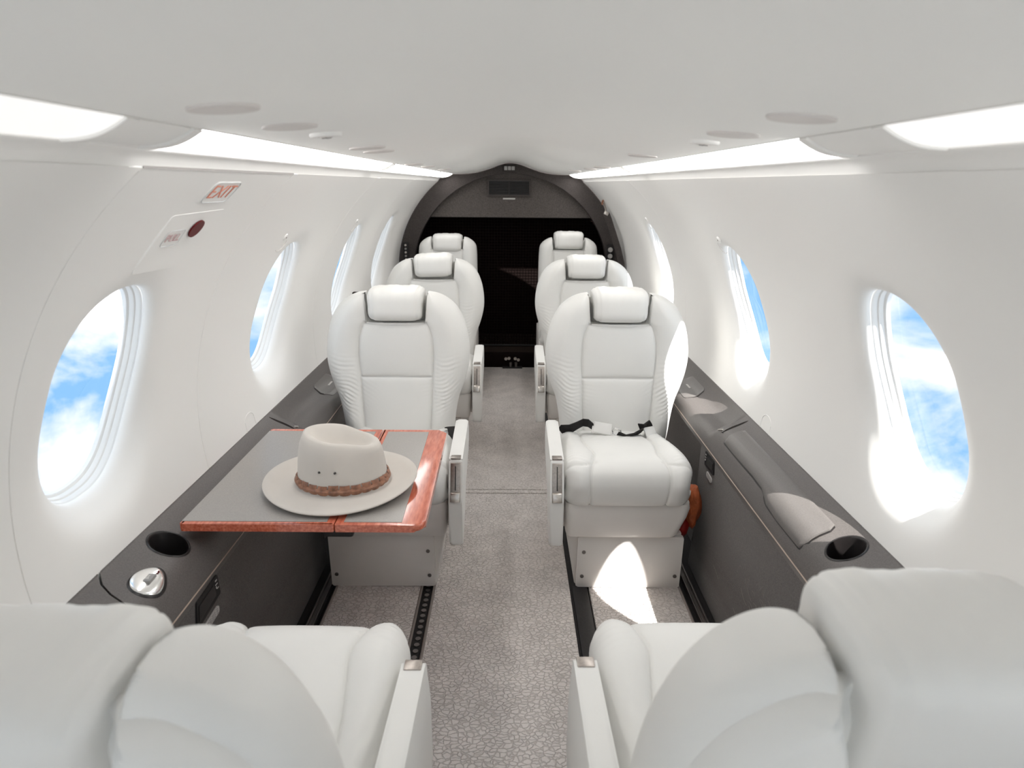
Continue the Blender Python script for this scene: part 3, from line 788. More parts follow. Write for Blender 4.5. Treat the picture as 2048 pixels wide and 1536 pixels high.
def cushion():
    # profile from the back over the front nose and under
    pf = cr([(.46, .380), (.40, .390), (.33, .403), (.25, .419), (.17, .435), (.10, .447), (.03, .455), (-.02, .452), (-.055, .433), (-.068, .400), (-.066, .365), (-.056, .335), (-.035, .314), (.0, .306), (.05, .305), (.30, .305)], 11)
    n = len(pf); tl = np.concatenate([[0], np.cumsum(np.hypot(*np.diff(pf, axis=0).T))])
    T = tl[:, None]; nu = 150
    tan = np.gradient(pf, axis=0); nn = np.stack([tan[:, 1], -tan[:, 0]], -1); nn /= np.linalg.norm(nn, axis=1)[:, None]  # points inward
    ctr = np.array([.15, .345])
    sg = np.sign(((ctr-pf)*nn).sum(1)); nn = nn*sg[:, None]
    y = pf[:, 0]; W0 = np.interp(y, [-.07, -.02, .05, .15, .31, .46], [.188, .198, .199, .196, .191, .190])
    u = np.linspace(-1, 1, nu); u = .6*np.sin(u*PI/2)+.4*u
    X = W0[:, None]*u[None, :]; s = W0[:, None]-np.abs(X); r = .046
    q = np.clip((r-s)/r, 0, 1); off = r*(1-np.sqrt(np.maximum(1-q*q, 0)))
    TT = np.repeat(T, nu, 1); ax = np.abs(X)
    # seams in (x, arc) space: t grows from the back towards the nose and down
    sm = cr([(.112, 0), (.113, .15), (.115, .28), (.106, .37), (.099, .425), (.107, .47), (.117, .52), (.119, .56), (.115, .68)], 8)
    g = dist_poly(ax, TT, sm)
    cross = cr([(.100, .485), (.125, .500), (.150, .506), (.185, .502), (.20, .490)], 6)
    g2 = dist_poly(ax, TT, cross)
    xs_ = np.interp(TT, sm[:, 1], sm[:, 0])
    off -= .010*np.sin(PI*np.clip((ax-xs_)/(W0[:, None]-xs_), 0, 1))**.8*sstep(.62-TT, 0, .06)
    off -= .007*(1-np.clip(ax/xs_, 0, 1)**3)*np.sin(PI*np.clip(TT/.62, 0, 1))
    gg = np.minimum(g, g2+.0008)
    off += .0052*np.exp(-(gg/.0026)**2)+.0022*np.exp(-(gg/.009)**2)
    off += .0009*np.sin(2*PI*(TT+.3*ax)/.017)*np.exp(-((ax-.16)/.03)**2-((TT-.47)/.05)**2)
    off += .0008*np.sin(2*PI*(X*.8+TT*.5)/.028)*np.exp(-((TT-.20)/.08)**2)
    Y = pf[:, 0][:, None]+nn[:, 0][:, None]*off; Z = pf[:, 1][:, None]+nn[:, 1][:, None]*off
    V = list(np.stack([X, Y, Z], -1).reshape(-1, 3)); f = gridfaces(nu, n)
    for sgn, col in ((-1, 0), (1, nu-1)):          # side walls
        base = len(V)
        for i in range(n):
            yc = min(max(pf[i, 0], .0), .44); V.append(np.array([sgn*W0[i]*.985, yc, .345]))
        for i in range(n-1):
            a, b = i*nu+col, (i+1)*nu+col; f.append((a, b, base+i+1, base+i))
    return fixn(mesh('seat_cushion', V, f))

def apron():
    """skirt under the cushion: wide at the top, tucked in below, rounded front corners (aisle on -x)"""
    V = []; rows = [(.318, -.186, .196, -.034), (.300, -.188, .199, -.036), (.27, -.186, .192, -.034), (.235, -.184, .180, -.028), (.206, -.182, .172, -.022), (.196, -.178, .166, -.016)]
    for z, xa, xb, yf in rows:
        P = rpoly([(xa, .44), (xa, yf), (xb, yf), (xb, .44)], [0, .022, .03, 0], 6); V += [(x, y, z) for x, y in P]
    m = len(P); f = []
    for j in range(len(rows)-1):
        for i in range(m): f.append((j*m+i, j*m+(i+1) % m, (j+1)*m+(i+1) % m, (j+1)*m+i))
    f += [tuple(range(m)), tuple((len(rows)-1)*m+i for i in range(m))]
    return fixn(mesh('seat_skirt', V, f, True, 50))
def pedestal():
    V = []
    for z, xa, xb, yf in ((.197, -.176, .176, .020), (.19, -.176, .190, .014), (.012, -.147, .188, .014), (.006, -.146, .186, .016)):
        V += [(x, y, z) for x, y in rpoly([(xa, .46), (xa, yf), (xb, yf), (xb, .46)], [0, .008, .008, 0], 4)]
    m = len(V)//4; f = [(j*m+i, j*m+(i+1) % m, (j+1)*m+(i+1) % m, (j+1)*m+i) for j in range(3) for i in range(m)]+[tuple(range(m)), tuple(3*m+i for i in range(m))]
    return fixn(mesh('pedestal', V, f, True, 35))
def plate():
    P = [(-.143, .004), (.192, .002), (.194, .187), (-.141, .187)]
    return bmm('front_plate', prism(rpoly(P, .006, 4), 'y', 0, .018, .004))
def armrest():
    P = rpoly([(-.021, .458), (.285, .484), (.285, .38), (.12, .32), (.0, .190), (-.068, .188), (-.064, .340)], [.016, .03, .04, .06, .02, .016, .05], 7)
    return bmm('armrest', prism(P, 'x', -.237, -.196, .011, 4), angle=60)

M_BACK = {k: backrest(k) for k in ('main', 'rear')}; M_SHELL = {k: shell(k) for k in ('main', 'rear')}; M_HEAD = {k: headrest(k) for k in ('main', 'rear')}
for _k, (_s, _y, _z, _x) in {'main': (1.08, .1456, -.10, .028), 'rear': (1.04, .10, -.05, .0)}.items():  # backs, shells and headrests enlarged and moved back by scaling about the camera
    for _m in (M_BACK[_k], M_SHELL[_k], M_HEAD[_k]): _m.transform(Matrix.Translation((_x, _y, _z)) @ Matrix.Scale(_s, 4))
M_CUSH = cushion(); M_APRON = apron(); M_PED = pedestal(); M_PLATE = plate(); M_ARM = armrest()
# the latch sits on the sloping nose of the armrest
def nose(x0, x1, h0, h1, z0, z1, r, nm):
    """box standing proud of the nose between h0 (in) and h1 (out)"""
    bm = box(x0, x1, -h1, -h0, z0, z1, r)
    for v in bm.verts: v.co.y += -.021-(.458-v.co.z)*.366
    return bmm(nm, bm)
M_LATCH = nose(-.2315, -.2015, -.008, .0022, .338, .449, .0018, 'latch_plate')
M_SLOT = nose(-.2180, -.2150, -.004, .0030, .372, .440, .0006, 'slot')
M_KNOB = nose(-.2305, -.2025, -.002, .0085, .341, .367, .002, 'slide_knob')
M_TIP = bmm('tip_plate', box(-.2315, -.2015, -.020, .004, .4560, .4625, .0015))
M_SCREW = bmm('screw', cyl((0, -.0028, 0), (0, .003, 0), .0062, n=16, r=.001))
M_BOLT = bmm('hinge', cyl((-.192, .385, .345), (-.176, .385, .345), .018, n=20, r=.003))
M_SIDE = bmm('side_cover', prism(rpoly([(.03, .20), (.03, .315), (.12, .36), (.44, .36), (.44, .20)], .02), 'x', -.196, -.180, .003))
def mirrored(me):
    c = me.copy(); c.transform(Matrix.Scale(-1, 4, (1, 0, 0))); c.flip_normals(); return c
MIR = {}
def mm(me, flip):
    if not flip: return me
    if me.name not in MIR: MIR[me.name] = mirrored(me)
    return MIR[me.name]

def seat(label, x, y0, kind, wall_side, away=False, lean=0.0, head_up=0.0, slide=.0, head_tilt=0, arm=0.0):
    """wall_side +1: wall on +x, aisle on -x"""
    t = thing('cabin_seat', label, 'seat', (x, y0, 0), 'white leather cabin seats')
    flip = (wall_side < 0) != away
    if away: t.rotation_euler = (0, 0, PI)
    def P(name, me, m, parent=t, loc=(0, 0, 0), lab=None):
        mt = mm(me, flip); o = link(name, mt, m, parent, loc)
        if lab: o['label'] = lab
        return o
    piv = Vector((0, .42, .37))
    rot = Matrix.Translation(piv) @ Matrix.Rotation(-lean, 4, 'X') @ Matrix.Translation(-piv)
    b = P('backrest', M_BACK[kind], LEATHER); b.matrix_local = rot
    s = P('back_shell', M_SHELL[kind], LEATHER); s.matrix_local = rot
    hc = Vector(((-1 if flip else 1)*.028, .4, .84)); h = P('headrest', M_HEAD[kind], LEATHER); h.matrix_local = rot @ Matrix.Translation((0, 0, head_up)) @ Matrix.Translation(hc) @ Matrix.Rotation(head_tilt, 4, 'Y') @ Matrix.Translation(-hc)
    P('seat_cushion', M_CUSH, LEATHER, loc=(0, -slide, 0)); P('seat_skirt', M_APRON, SEATHARD, loc=(0, -slide, 0))
    P('pedestal', M_PED, SEATHARD); pl = P('front_plate', M_PLATE, SEATHARD)
    fx = -1 if flip else 1
    for (sx, sz) in ((-.121, .132), (-.124, .044), (.175, .046)):
        o = link('screw', M_SCREW, SCREW, pl, (fx*sx, 0, sz)); 
    P('side_cover', M_SIDE, SEATHARD); P('hinge', M_BOLT, METAL)
    if kind == 'rear': return t
    a = P('armrest', M_ARM, LEATHER, loc=(0, arm, 0))
    l = P('latch_plate', M_LATCH, PEWTER, a); P('slot', M_SLOT, HOLE, a); P('slide_knob', M_KNOB, METAL, a)
    P('tip_plate', M_TIP, PEWTER, a)
    return t
XR, XL = .362, -.376
seat_r1 = seat('white leather seat in sunlight facing the camera with a black seat belt across it', XR, 1.82, 'main', 1)
seat_l1 = seat('white leather seat facing the camera behind the table with the hat', XL, 1.82, 'main', -1)
seat('white leather seat of the second row, behind the sunlit seat with the belt', .362, 2.90, 'main', 1, head_up=.005)
seat('white leather seat of the second row, behind the seat at the table', -.366, 2.90, 'main', -1, head_up=.008, head_tilt=math.radians(-2.5))
seat('narrow white leather seat against the rear bulkhead, beside the strap on the ring', .376, 3.87, 'rear', 1)
seat('narrow white leather seat against the rear bulkhead, on the table side of the aisle', -.407, 3.87, 'rear', -1, head_up=-.02)
seat('white leather seat turned away from the camera, beside the white call plate', .352, .975, 'main', 1, away=True, slide=.04, arm=.05, head_up=.012)
seat('white leather seat turned away from the camera, in front of the table with the hat', -.378, .945, 'main', -1, away=True, head_up=-.012, slide=.055, arm=.03)

# ------------------------------------------------------------------ seat belt on the sunlit seat
sb = thing('seat_belt', 'black webbing lap belt with grey buckle lying across the sunlit seat', 'seat belt', (0.385, 2.140, 0.415))  # points of both belts scaled about the camera, then written out as literals
wpart('strap', bmm('strap', ribbon([(0.190, 2.172, 0.399), (0.198, 2.156, 0.420), (0.219, 2.145, 0.428), (0.241, 2.151, 0.437), (0.262, 2.159, 0.445), (0.280, 2.156, 0.444), (0.297, 2.140, 0.435)], [(0, -.3, .9), (0, -.4, .9), (0, -.5, .85), (0, -.5, .8), (0, -.55, .8), (0, -.6, .8), (0, -.7, .7)], .044, .003)), WEB, sb)
rotb = Matrix.Translation((0.323, 2.131, 0.433)) @ Euler((math.radians(52), math.radians(6), math.radians(-12))).to_matrix().to_4x4()
bk = wpart('buckle', bmm('buckle', box(-.032, .034, -.022, .022, -.006, .006, .003, mtx=rotb)), BUCKLE, sb)
wpart('lift_flap', bmm('lift_flap', box(-.026, .036, -.020, .020, .0055, .0095, .0015, mtx=rotb)), BUCKLE, bk)
wpart('tongue', bmm('tongue', tube([(0.362, 2.124, 0.428), (0.369, 2.116, 0.441), (0.387, 2.114, 0.435), (0.394, 2.108, 0.418), (0.377, 2.106, 0.413), (0.362, 2.114, 0.420)], .0035, 8, closed=True)), CHROME, sb)
wpart('strap', bmm('strap', ribbon([(0.377, 2.110, 0.422), (0.401, 2.104, 0.413), (0.428, 2.110, 0.415), (0.449, 2.124, 0.420), (0.471, 2.140, 0.428), (0.484, 2.153, 0.437)], [(0, -.75, .66)]*6, .044, .004)), WEB, sb)
wpart('strap', bmm('strap', ribbon([(0.455, 2.131, 0.441), (0.468, 2.124, 0.443), (0.484, 2.140, 0.448), (0.492, 2.161, 0.433), (0.503, 2.183, 0.410)], [(0, -.6, .8)]*5, .034, .004)), WEB, sb)
wpart('adjuster', bmm('adjuster', box(-.022, .022, -.020, .020, -.003, .003, .002, mtx=Matrix.Translation((0.494, 2.124, 0.424)) @ Euler((math.radians(45), 0, math.radians(25))).to_matrix().to_4x4())), BUCKLE, sb)
sb2 = thing('seat_belt', 'short end of black belt tucked beside the cushion of the seat at the table', 'seat belt', (-0.203, 2.140, 0.394))
wpart('strap', bmm('strap', ribbon([(-0.214, 2.172, 0.415), (-0.203, 2.151, 0.428), (-0.195, 2.119, 0.422), (-0.190, 2.076, 0.394)], (1, 0, 0), .034, .004)), WEB, sb2)

# ------------------------------------------------------------------ folding table with the hat
TZ = .562
tb = thing('folding_table', 'folding table with grey tops and red wood edging, pulled out of the console', 'table', (-.43, 1.48, .53))
def leaf(P, radii, name):
    root = tb
    outer = rpoly(P, radii, 8)
    return outer
def inset(P, d):
    n = len(P); out = []
    for i in range(n):
        p = Vector(P[i]); a = (p-Vector(P[i-1])).normalized(); b = (Vector(P[(i+1) % n])-p).normalized()
        na, nb = Vector((-a.y, a.x)), Vector((-b.y, b.x)); k = (na+nb); k = k/max(k.dot(na), .3)
        out.append(tuple(p+k*(d[i] if isinstance(d, list) else d)))
    return out
HX = -.367
A = [(-.692, 1.220), (HX-.0012, 1.220), (HX-.0012, 1.775), (-.692, 1.775)]
B_ = [(HX+.0012, 1.220), (-.176, 1.220), (-.180, 1.775), (HX+.0012, 1.775)]
def edging(P, radii, inner):
    """wood frame: bullnosed outside, flat top, rectangular inside"""
    O = rpoly(P, radii, 8); bm = bmesh.new()
    prism(O, 'z', TZ-.0175, TZ-.0006, .0068, 4, bm=bm); return bm
ea = wpart('edging', bmm('edging', edging(A, [.004, .002, .002, .004], None)), WOOD, tb)
eb = wpart('edging', bmm('edging', edging(B_, [.002, .030, .030, .002], None)), WOOD, tb)
wpart('grey_top', bmm('grey_top', prism([(-.692, 1.232), (-.385, 1.232), (-.385, 1.757), (-.692, 1.757)], 'z', TZ-.003, TZ+.0006, .0004, 1)), LAM, tb)
wpart('grey_top', bmm('grey_top', prism([(-.349, 1.232), (-.226, 1.232), (-.232, 1.757), (-.349, 1.757)], 'z', TZ-.003, TZ+.0006, .0004, 1)), LAM, tb)
sa = prism(rpoly([(-.66, 1.42), (-.37, 1.245), (-.335, 1.240), (-.335, 1.262), (-.36, 1.285), (-.64, 1.47)], .012), 'z', TZ-.040, TZ-.021, .003)
wpart('support_arm', bmm('support_arm', sa), BLACK, tb)
wpart('hinge_block', bmm('hinge_block', box(-.395, -.330, 1.228, 1.27, TZ-.036, TZ-.0176, .006)), BLACK, tb)

hat = thing('felt_hat', 'cream felt hat with a brown reptile leather band lying on the table', 'hat', (-.397, 1.412, TZ))
def hat_mesh():
    N = 120; V = []; HXc, HYc = -.397, 1.412
    def rb(a, k):    # ring half axes
        return k
    rings = []
    # brim underside edge -> brim top -> crown wall -> crease
    brim = [(.60, .006, 0), (.85, .003, 0), (.985, .010, 0), (1.0, .0125, 0), (.99, .0150, 0), (.90, .0085, 0), (.75, .0075, 0), (.65, .0095, 0)]
    for k, dz, _ in brim:
        for i in range(N):
            a = 2*PI*i/N; ca, sa = math.cos(a), math.sin(a)
            curl = .010*max(0, (k-.62)/.38)**2*(abs(ca)**2*1.0)+.004*max(0, (k-.62)/.38)**2*sa
            V.append((HXc+.1785*k*ca, HYc+.172*k*sa, TZ+.001+dz+curl))
    H = .128
    wall = [(0, 1.03), (.008, 1.0), (.03, .99), (.06, .965), (.085, .935), (.105, .895), (.117, .850), (.124, .795), (.1275, .725), (.127, .65), (.123, .55), (.117, .42), (.112, .26), (.110, .10), (.110, 0)]
    for h, k in wall:
        h *= .90
        for i in range(N):
            a = 2*PI*i/N; ca, sa = math.cos(a), math.sin(a)
            rx, ry = .1045*k, .088*k
            # crown tapers more at the front (towards -x) with two side pinches
            x = rx*ca; y = ry*sa; t = h/.125
            pin = .016*t**1.4*math.exp(-((ca-.45)/.38)**2)*min(1, k*1.4)*(1 if abs(sa) > .05 else .5)
            y -= math.copysign(pin, sa)*(abs(sa)**.6)
            z = h
            if k < .85:
                z = h+(.0145*(-ca)*min(1, k/.8)) + .003
                cre = math.exp(-(y/.030)**2)*math.exp(-((x-.01)/.075)**4)
                z -= .020*cre*min(1, (.85-k)/.25)
            else: z = h+.016*(-ca)*t*.7
            V.append((HXc+.004+x, HYc+y, TZ+.010+z))
    nr = len(brim)+len(wall)
    return fixn(mesh('hat_body', V, gridfaces(N, nr, wrap=True)))
wpart('hat_body', hat_mesh(), FELTHAT, hat)
def hband():
    N = 26; bm = bmesh.new()
    for i in range(N):
        a0, a1 = 2*PI*i/N+.012, 2*PI*(i+1)/N-.012; n = 4; V = []
        for hh, kk in ((.0, 1.012), (.004, 1.045), (.012, 1.060), (.020, 1.045), (.025, 1.006)):
            row = []
            for j in range(n+1):
                a = a0+(a1-a0)*j/n; e = 1-.022*(abs(j/n-.5)*2)**3
                wob = .0006*math.sin(i*2.4)
                row.append(bm.verts.new((-.393+.1045*kk*e*math.cos(a), 1.412+.088*kk*e*math.sin(a), TZ+.012+hh*(1.0+.04*math.sin(i*1.7))+wob)))
            V.append(row)
        for p in range(4):
            for j in range(n): bm.faces.new((V[p][j], V[p][j+1], V[p+1][j+1], V[p+1][j]))
    return bmm('hat_band', bm)
wpart('hat_band', hband(), BANDM, hat)
wpart('band_lining', bmm('band_lining', tube([(-.393+.1045*1.012*math.cos(a), 1.412+.088*1.012*math.sin(a), TZ+.023) for a in np.linspace(0, 2*PI, 61)[:-1]], .0065, 6, closed=True)), BANDM, hat)
for a in (-1.88, -1.52):
    p = Vector((-.393+.1045*.968*math.cos(a), 1.412+.088*.968*math.sin(a), TZ+.068)); d = Vector((math.cos(a), math.sin(a), .25)).normalized()
    wpart('eyelet', bmm('eyelet', cyl(p-d*.004, p+d*.0016, .0026, n=12)), EYEL, hat)

# ------------------------------------------------------------------ orange and red pouch beside the sunlit seat
def blob(c, r, seed, flat=1):
    bm = bmesh.new(); bmesh.ops.create_icosphere(bm, subdivisions=3, radius=1); rg = np.random.default_rng(seed); k = rg.normal(size=(6, 3))*2.4; ph = rg.uniform(0, 6, 6)
    for v in bm.verts:
        d = 1+sum(.06*math.sin(k[i].dot(np.array(v.co))+ph[i]) for i in range(6))
        v.co = Vector((c[0]+v.co.x*r[0]*d, c[1]+v.co.y*r[1]*d, c[2]+v.co.z*r[2]*d))
    return bm
po = thing('life_vest_pouch', 'crumpled orange and red pouch wedged between the sunlit seat and the console', 'pouch', (.59, 1.88, .2))
wpart('orange_bag', bmm('orange_bag', blob((.590, 1.90, .258), (.030, .05, .070), 3)), ORANGE, po)
wpart('red_end', bmm('red_end', blob((.566, 1.885, .190), (.022, .035, .032), 7)), REDF, po, 'dark red end')

# ------------------------------------------------------------------ ceiling covers, air nozzles
def ceil_hit(px, py):
    d = fw+r2*((px-1024)/FPX)-u2*((py-768)/FPX); lo, hi = .1, 6.0
    for _ in range(60):
        t = (lo+hi)/2; p = Vector((0, 0, 1.25))+d*t
        if p.z < ceil_z(max(-.385, min(.385, p.x)), p.y): lo = t
        else: hi = t
    return p
def disc(name, x, y, r, m, label, cat, group, ring=False):
    z = ceil_z(x, y); e = .01
    nx = -(ceil_z(x+e, y)-ceil_z(x-e, y))/(2*e); ny = -(ceil_z(x, y+e)-ceil_z(x, y-e))/(2*e)
    nrm = Vector((nx, ny, 1)).normalized()
    t = thing(name, label, cat, (x, y, z), group)
    mt = nrm.to_track_quat('Z', 'Y').to_matrix()
    N = 40; V = []
    prof = ((1.0, .004), (1.0, -.0018), (.985, -.0026), (.95, -.0028), (.5, -.0028), (0, -.0028)) if not ring else ((1, .003), (1, -.003), (.93, -.005), (.6, -.0055), (.5, -.004), (.42, -.0015), (0, -.001))
    for k, dz in prof:
        for i in range(N):
            dx, dy = r*k*math.cos(2*PI*i/N), r*k*math.sin(2*PI*i/N); V.append((dx, dy, ceil_z(max(-.384, min(.384, x+dx)), y+dy)-z+dz))
    link('cover', fixn(mesh('cover', V, gridfaces(N, len(prof), wrap=True), True, 40)), m, t)
    return t, mt
for (px, py, r, lab) in ((447, 215, .034, 'largest round ceiling cover on the hatch side'), (580, 252, .0345, 'second round ceiling cover from the camera, hatch side'), (735, 295, .036, 'third round ceiling cover from the camera, hatch side'), (758, 302, .034, 'fourth round ceiling cover from the camera, hatch side'),
        (1602, 235, .034, 'largest round ceiling cover on the side of the sunlit seat'), (1466, 268, .0345, 'second round ceiling cover from the camera, sunlit side'), (1285, 311, .034, 'third round ceiling cover from the camera, sunlit side')):
    p = ceil_hit(px, py); disc('ceiling_cover', p.x, p.y, r, COVER, lab, 'cover', 'round ceiling covers')
def nozzle(x, y, label):
    t, mt = disc('air_nozzle', x, y, .024, LINING, label, 'air vent', 'ceiling air nozzles', True)
    bm = bmesh.new(); cyl((0, 0, -.006), (0, 0, .0), .009, .011, 20, bm=bm)
    o = link('nozzle', bmm('nozzle', bm), COVER, t); o.rotation_euler = mt.to_euler()
    bm = bmesh.new()
    for a in (0, PI/2): box(-.007, .007, -.0012, .0012, -.0072, -.005, .0004, bm=bm, mtx=Matrix.Rotation(a, 4, 'Z'))
    o = link('vanes', bmm('vanes', bm), GREYP, t); o.rotation_euler = mt.to_euler()
p = ceil_hit(652, 267); nozzle(p.x, p.y, 'small air nozzle after the second cover on the hatch side ceiling')
p = ceil_hit(1408, 282); nozzle(p.x, p.y, 'small air nozzle after the second cover on the sunlit side ceiling')
for k, (x, y, w, ang) in enumerate([(-.325, 2.30, .032, .2), (-.315, 2.60, .026, .1), (.325, 2.45, .030, -.2), (.318, 2.75, .026, -.1), (-.30, 3.1, .03, 0), (.30, 3.2, .03, 0)]):
    w_ = ['hatch side ceiling', 'hatch side ceiling', 'sunlit side ceiling', 'sunlit side ceiling', 'hatch side ceiling', 'sunlit side ceiling'][k]
    n_ = ['first', 'second', 'first', 'second', 'third', 'third'][k]
    disc('reading_light', x, y, w, COVER, 'small round reading light, %s beyond the covers, %s' % (n_, w_), 'light', 'far reading lights', True)

# ------------------------------------------------------------------ hatch markings on the curved wall
def on_wall(side, y, ang, off=0.0):
    a = math.radians(ang); return Vector((side*(RW+off)*math.cos(a), y, ZC+(RW+off)*math.sin(a)))
def wall_poly(side, P, off0, off1, sub=6):
    """polygon given in (y, arc metres at the wall) turned into a thin plate that follows the wall; P convex-ish ring"""
    c = (sum(p[0] for p in P)/len(P), sum(p[1] for p in P)/len(P)); n = len(P); V = []
    for off in (off0, off1):
        for k in range(sub+1):
            t = k/sub
            for p in P: V.append(wpt(side, c[0]+(p[0]-c[0])*(1-t), c[1]+(p[1]-c[1])*(1-t), off))
    m = n*(sub+1); f = gridfaces(n, sub+1, wrap=True)+gridfaces(n, sub+1, m, wrap=True)
    for i in range(n): f.append((i, (i+1) % n, m+(i+1) % n, m+i))
    return fixn(mesh('plate', V, f, True, 40))
def wall_line(side, P, off, r, closed=True, n=6):
    return bmm('line', tube([wpt(side, y, s, off) for y, s in P], r, n, closed=closed))
ARC = math.radians(1)*RW
def text_wall(body, yc, sc, size, m, off, shear=0.0, bold=0):
    cu = bpy.data.curves.new('lettering', 'FONT'); cu.body = body; cu.size = size; cu.align_x = 'CENTER'; cu.align_y = 'CENTER'; cu.extrude = .0004; cu.shear = shear; cu.offset = bold
    o = bpy.data.objects.new('tmp', cu); COL.objects.link(o); dg = bpy.context.evaluated_depsgraph_get()
    me = bpy.data.meshes.new_from_object(o.evaluated_get(dg)); bpy.data.objects.remove(o)
    for v in me.vertices: v.co = Vector(wpt(-1, yc+v.co.x, sc+v.co.y, off-v.co.z))
    return me
ex = thing('exit_sign', 'exit sign in red outlined letters on the white hatch', 'sign', on_wall(-1, 1.215, 47.3))
sc = 47.3*ARC
wpart('sign_plate', wall_poly(-1, rpoly([(1.215-.055, sc-.027), (1.215+.055, sc-.027), (1.215+.055, sc+.027), (1.215-.055, sc+.027)], .014, 5), .001, -.0006), LINING, ex)
wpart('sign_outline', wall_line(-1, rpoly([(1.215-.053, sc-.025), (1.215+.053, sc-.025), (1.215+.053, sc+.025), (1.215-.053, sc+.025)], .013, 5), -.0012, .0008), OUTL, ex)
wpart('lettering', text_wall('EXIT', 1.215, sc, .046, REDL, -.0016, 0, -.0007), REDL, ex)
wpart('gap_line', bmm('gap_line', box(-.4815, -.4785, .893, 1.507, 1.2655, 1.2690, 0)), GAPM, hatch)  # dark strip standing in for the shade in the hatch's top gap
# hatch release: cover plate, red handle, pull label
hr = thing('hatch_release', 'dark red lens shaped release handle in a white cover on the hatch', 'handle', on_wall(-1, 1.2, 39))
P = rpoly([(1.090, 34.2*ARC), (1.235, 33.8*ARC), (1.300, 36.5*ARC), (1.300, 43.8*ARC), (1.105, 43.4*ARC)], .008, 4)
wpart('cover_plate', wall_poly(-1, P, .002, -.0009), LINING, hr)
P = [(1.227+.021*math.cos(a), 40.7*ARC+.0195*math.sin(a)) for a in np.linspace(0, 2*PI, 33)[:-1]]
wpart('red_handle', wall_poly(-1, P, -.002, -.0045), REDH, hr, 'dark red round handle')
P = rpoly([(1.128, 38.2*ARC), (1.188, 38.2*ARC), (1.188, 40.8*ARC), (1.128, 40.8*ARC)], .008, 4)
wpart('label_outline', wall_line(-1, P, -.0027, .0006), OUTL, hr)
wpart('lettering', text_wall('PULL', 1.158, 39.5*ARC, .022, PINKL, -.0030), PINKL, hr, 'faded pull lettering')
# small round wall knobs with arcs above the second windows
for sd, y, a, lab in ((-1, 1.86, 34.5, 'small round coat knob above the second window, hatch side'), (1, 2.03, 33.5, 'small round coat knob above the second window, sunlit side'), (1, 3.12, 34, 'small round coat knob above the third window, sunlit side'), (-1, 2.75, 34, 'small round coat knob above the third window, hatch side')):
    p = on_wall(sd, y, a); nrm = Vector((-sd*math.cos(math.radians(a)), 0, -math.sin(math.radians(a))))
    t = thing('coat_knob', lab, 'knob', p, 'coat knobs')
    wpart('knob', bmm('knob', cyl(p-nrm*.002, p+nrm*.004, .012, .010, 24, r=.001)), LINING, t)
    wpart('screw', bmm('screw', cyl(p+nrm*.0035, p+nrm*.0048, .0026, n=10)), SCREW, t)
    arc = [(y+sd*0+.035*math.cos(q), a*ARC-.022+.026*math.sin(q)) for q in np.linspace(-PI*.75, PI*.1, 14)]
    wpart('arc_line', wall_line(sd, arc, -.0004, .0009, False), COVER, t)
# arched finger marks moulded just above the ledge
for sd, lab in ((-1, 'faint moulded arch on the wall above the hatch-side ledge'), (1, 'faint moulded arch on the wall above the sunlit ledge')):
    yc = 1.79 if sd < 0 else 1.80
    arc = [(yc-.035, -8.8*ARC), (yc-.033, -7.5*ARC)]+[(yc+.033*math.cos(q), -6.5*ARC+.020*math.sin(q)) for q in np.linspace(PI, 0, 14)]+[(yc+.035, -8.8*ARC)]
    o = link('wall_arch', wall_line(sd, arc, .0002, .0016, False), LINING); tag(o, lab, 'molding', 'moulded wall arches')

# ------------------------------------------------------------------ things on the rear ring and felt panel
vg = thing('vent_grille', 'dark rectangular air grille on the felt panel above the rear opening', 'vent', (-.01, YE+.05, 1.23))
gx0, gx1, gz0, gz1 = -.157, .134, 1.168, 1.282; yv = YE+.055
bm = bmesh.new()
box(gx0, gx1, yv-.016, yv, gz0, gz0+.012, .002, bm=bm); box(gx0, gx1, yv-.016, yv, gz1-.012, gz1, .002, bm=bm)
box(gx0, gx0+.012, yv-.016, yv, gz0+.012, gz1-.012, .002, bm=bm); box(gx1-.012, gx1, yv-.016, yv, gz0+.012, gz1-.012, .002, bm=bm)
wpart('grille_frame', bmm('grille_frame', bm), RINGM, vg)
wpart('grille_back', bmm('grille_back', box(gx0+.01, gx1-.01, yv-.004, yv, gz0+.01, gz1-.01, 0)), HOLE, vg)
wpart('centre_bar', bmm('centre_bar', box(-.016, -.006, yv-.015, yv-.003, gz0+.012, gz1-.012, .001)), BLACK, vg)
M_SL = bmm('slat', box(gx0+.012, gx1-.012, -.004, .004, -.0012, .0012, .0005))
for i in range(9):
    o = link('slat', M_SL, BLACK, vg); zz = gz0+.019+i*.0093
    o.matrix_parent_inverse = Matrix.Translation(-vg.location); o.location = (0, yv-.009, zz); o.rotation_euler = (math.radians(35), 0, 0)
tag(link('placard', bmm('placard', box(-.052, .030, YE+.0535, YE+.056, 1.150, 1.160, .001)), LABELM), 'thin pale placard under the dark air grille', 'placard')
dl = thing('dome_light', 'small square light at the top of the rear ring', 'light', (-.01, YE, 1.35))
wpart('lamp_body', bmm('lamp_body', box(-.052, .032, YE-.010, YE+.004, 1.330, 1.368, .006)), RINGM, dl)
for x in (-.034, -.010, .014): wpart('lens', bmm('lens', box(x-.010, x+.010, YE-.014, YE-.008, 1.337, 1.361, .002)), DOMEL, dl)
sw = thing('switch_strip', 'strip of small switches on the rear ring beside the hatch-side wall', 'switch', (-.712, YE, .80))
wpart('backplate', bmm('backplate', box(-.730, -.692, YE-.012, YE+.003, .735, .868, .004)), BLACK, sw)
for i in range(5): wpart('switch', bmm('switch', cyl((-.711, YE-.018, .752+i*.024), (-.711, YE-.010, .752+i*.024), .007, n=14)), GREYP if i % 2 else METAL, sw)
kn = thing('lamp_pair', 'two round knobs, one above the other, on the rear ring by the strap', 'knob', (.68, YE, .80))
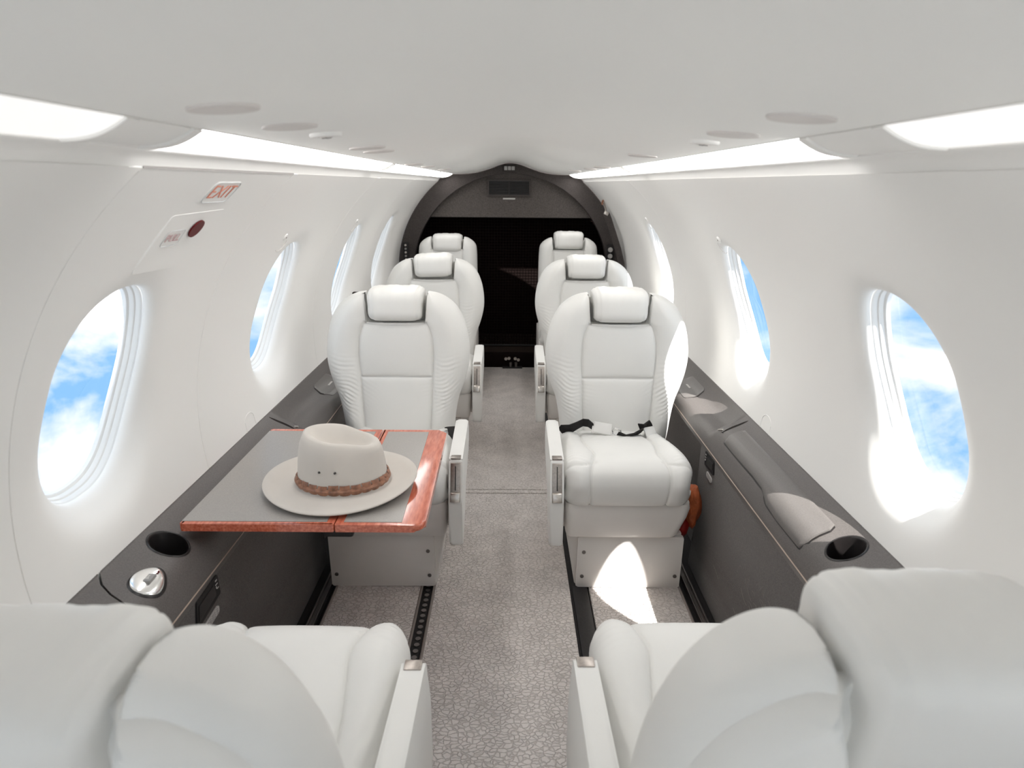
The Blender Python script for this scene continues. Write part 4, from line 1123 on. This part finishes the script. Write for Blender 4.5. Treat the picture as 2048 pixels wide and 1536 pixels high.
wpart('backplate', bmm('backplate', box(.655, .704, YE-.012, YE+.003, .755, .865, .006)), BLACK, kn)
for z in (.785, .828): wpart('knob', bmm('knob', cyl((.679, YE-.022, z), (.679, YE-.010, z), .015, .017, 20, r=.002)), LABELM, kn)
YS = 4.30
st = thing('net_strap', 'dark padded strap with a metal hook running down the white wall beside the rear ring', 'strap', (.70, YS, .9))
wpart('padded_sleeve', bmm('padded_sleeve', ribbon([(.612, YS, 1.075), (.630, YS, 1.035), (.662, YS, .95), (.700, YS, .85), (.728, YS, .755), (.738, YS, .69)], (1, 0, .4), .040, .016)), RINGM, st)
bm = bmesh.new(); tube([(.610, YS, 1.085), (.606, YS, 1.105), (.598, YS, 1.128), (.590, YS, 1.148)], .0065, 8, bm=bm)
wpart('hook', bmm('hook', bm), PEWTER, st)
wpart('buckle', bmm('buckle', box(-.015, .015, -.010, .010, -.012, .012, .003, mtx=Matrix.Translation((.612, YS, 1.076)) @ Matrix.Rotation(math.radians(25), 4, 'Y'))), METAL, st)
tag(link('strap_tag', bmm('strap_tag', ribbon([(.590, YS-.006, 1.158), (.583, YS-.006, 1.146), (.582, YS-.006, 1.128)], (1, 0, 0), .012, .003)), BANDM), 'small brown tag hanging from the strap hook by the rear ring', 'tag')
td = thing('tie_down', 'small metal tie-down fitting on the floor at the baggage step', 'fitting', (.02, 4.46, .0))
wpart('base_plate', bmm('base_plate', box(-.05, .09, 4.435, 4.475, -.001, .008, .002)), BLACK, td)
for x, z in ((-.026, .062), (-.004, .066), (.040, .064), (.062, .055)): wpart('bolt', bmm('bolt', cyl((x, 4.462, z), (x, 4.474, z), .011, n=14, r=.002)), METAL, td)
for x in (.008, .045): wpart('pin', bmm('pin', cyl((x, 4.455, .0), (x, 4.455, .042), .008, .011, 14, r=.002)), SCREW, td)
tl = thing('propped_edge', 'dark upright edge just showing over the window-side shoulder of the seat at the table', 'table', (-.66, 2.855, .50))
wpart('edge_support', bmm('edge_support', box(-.690, -.635, 2.845, 2.865, .495, .782, .003)), CHARLID, tl)  # panel added as a support so the dark edge above it does not float
wpart('top_edge', bmm('top_edge', box(-.693, -.632, 2.842, 2.868, .780, .790, .003)), STRIP, tl)
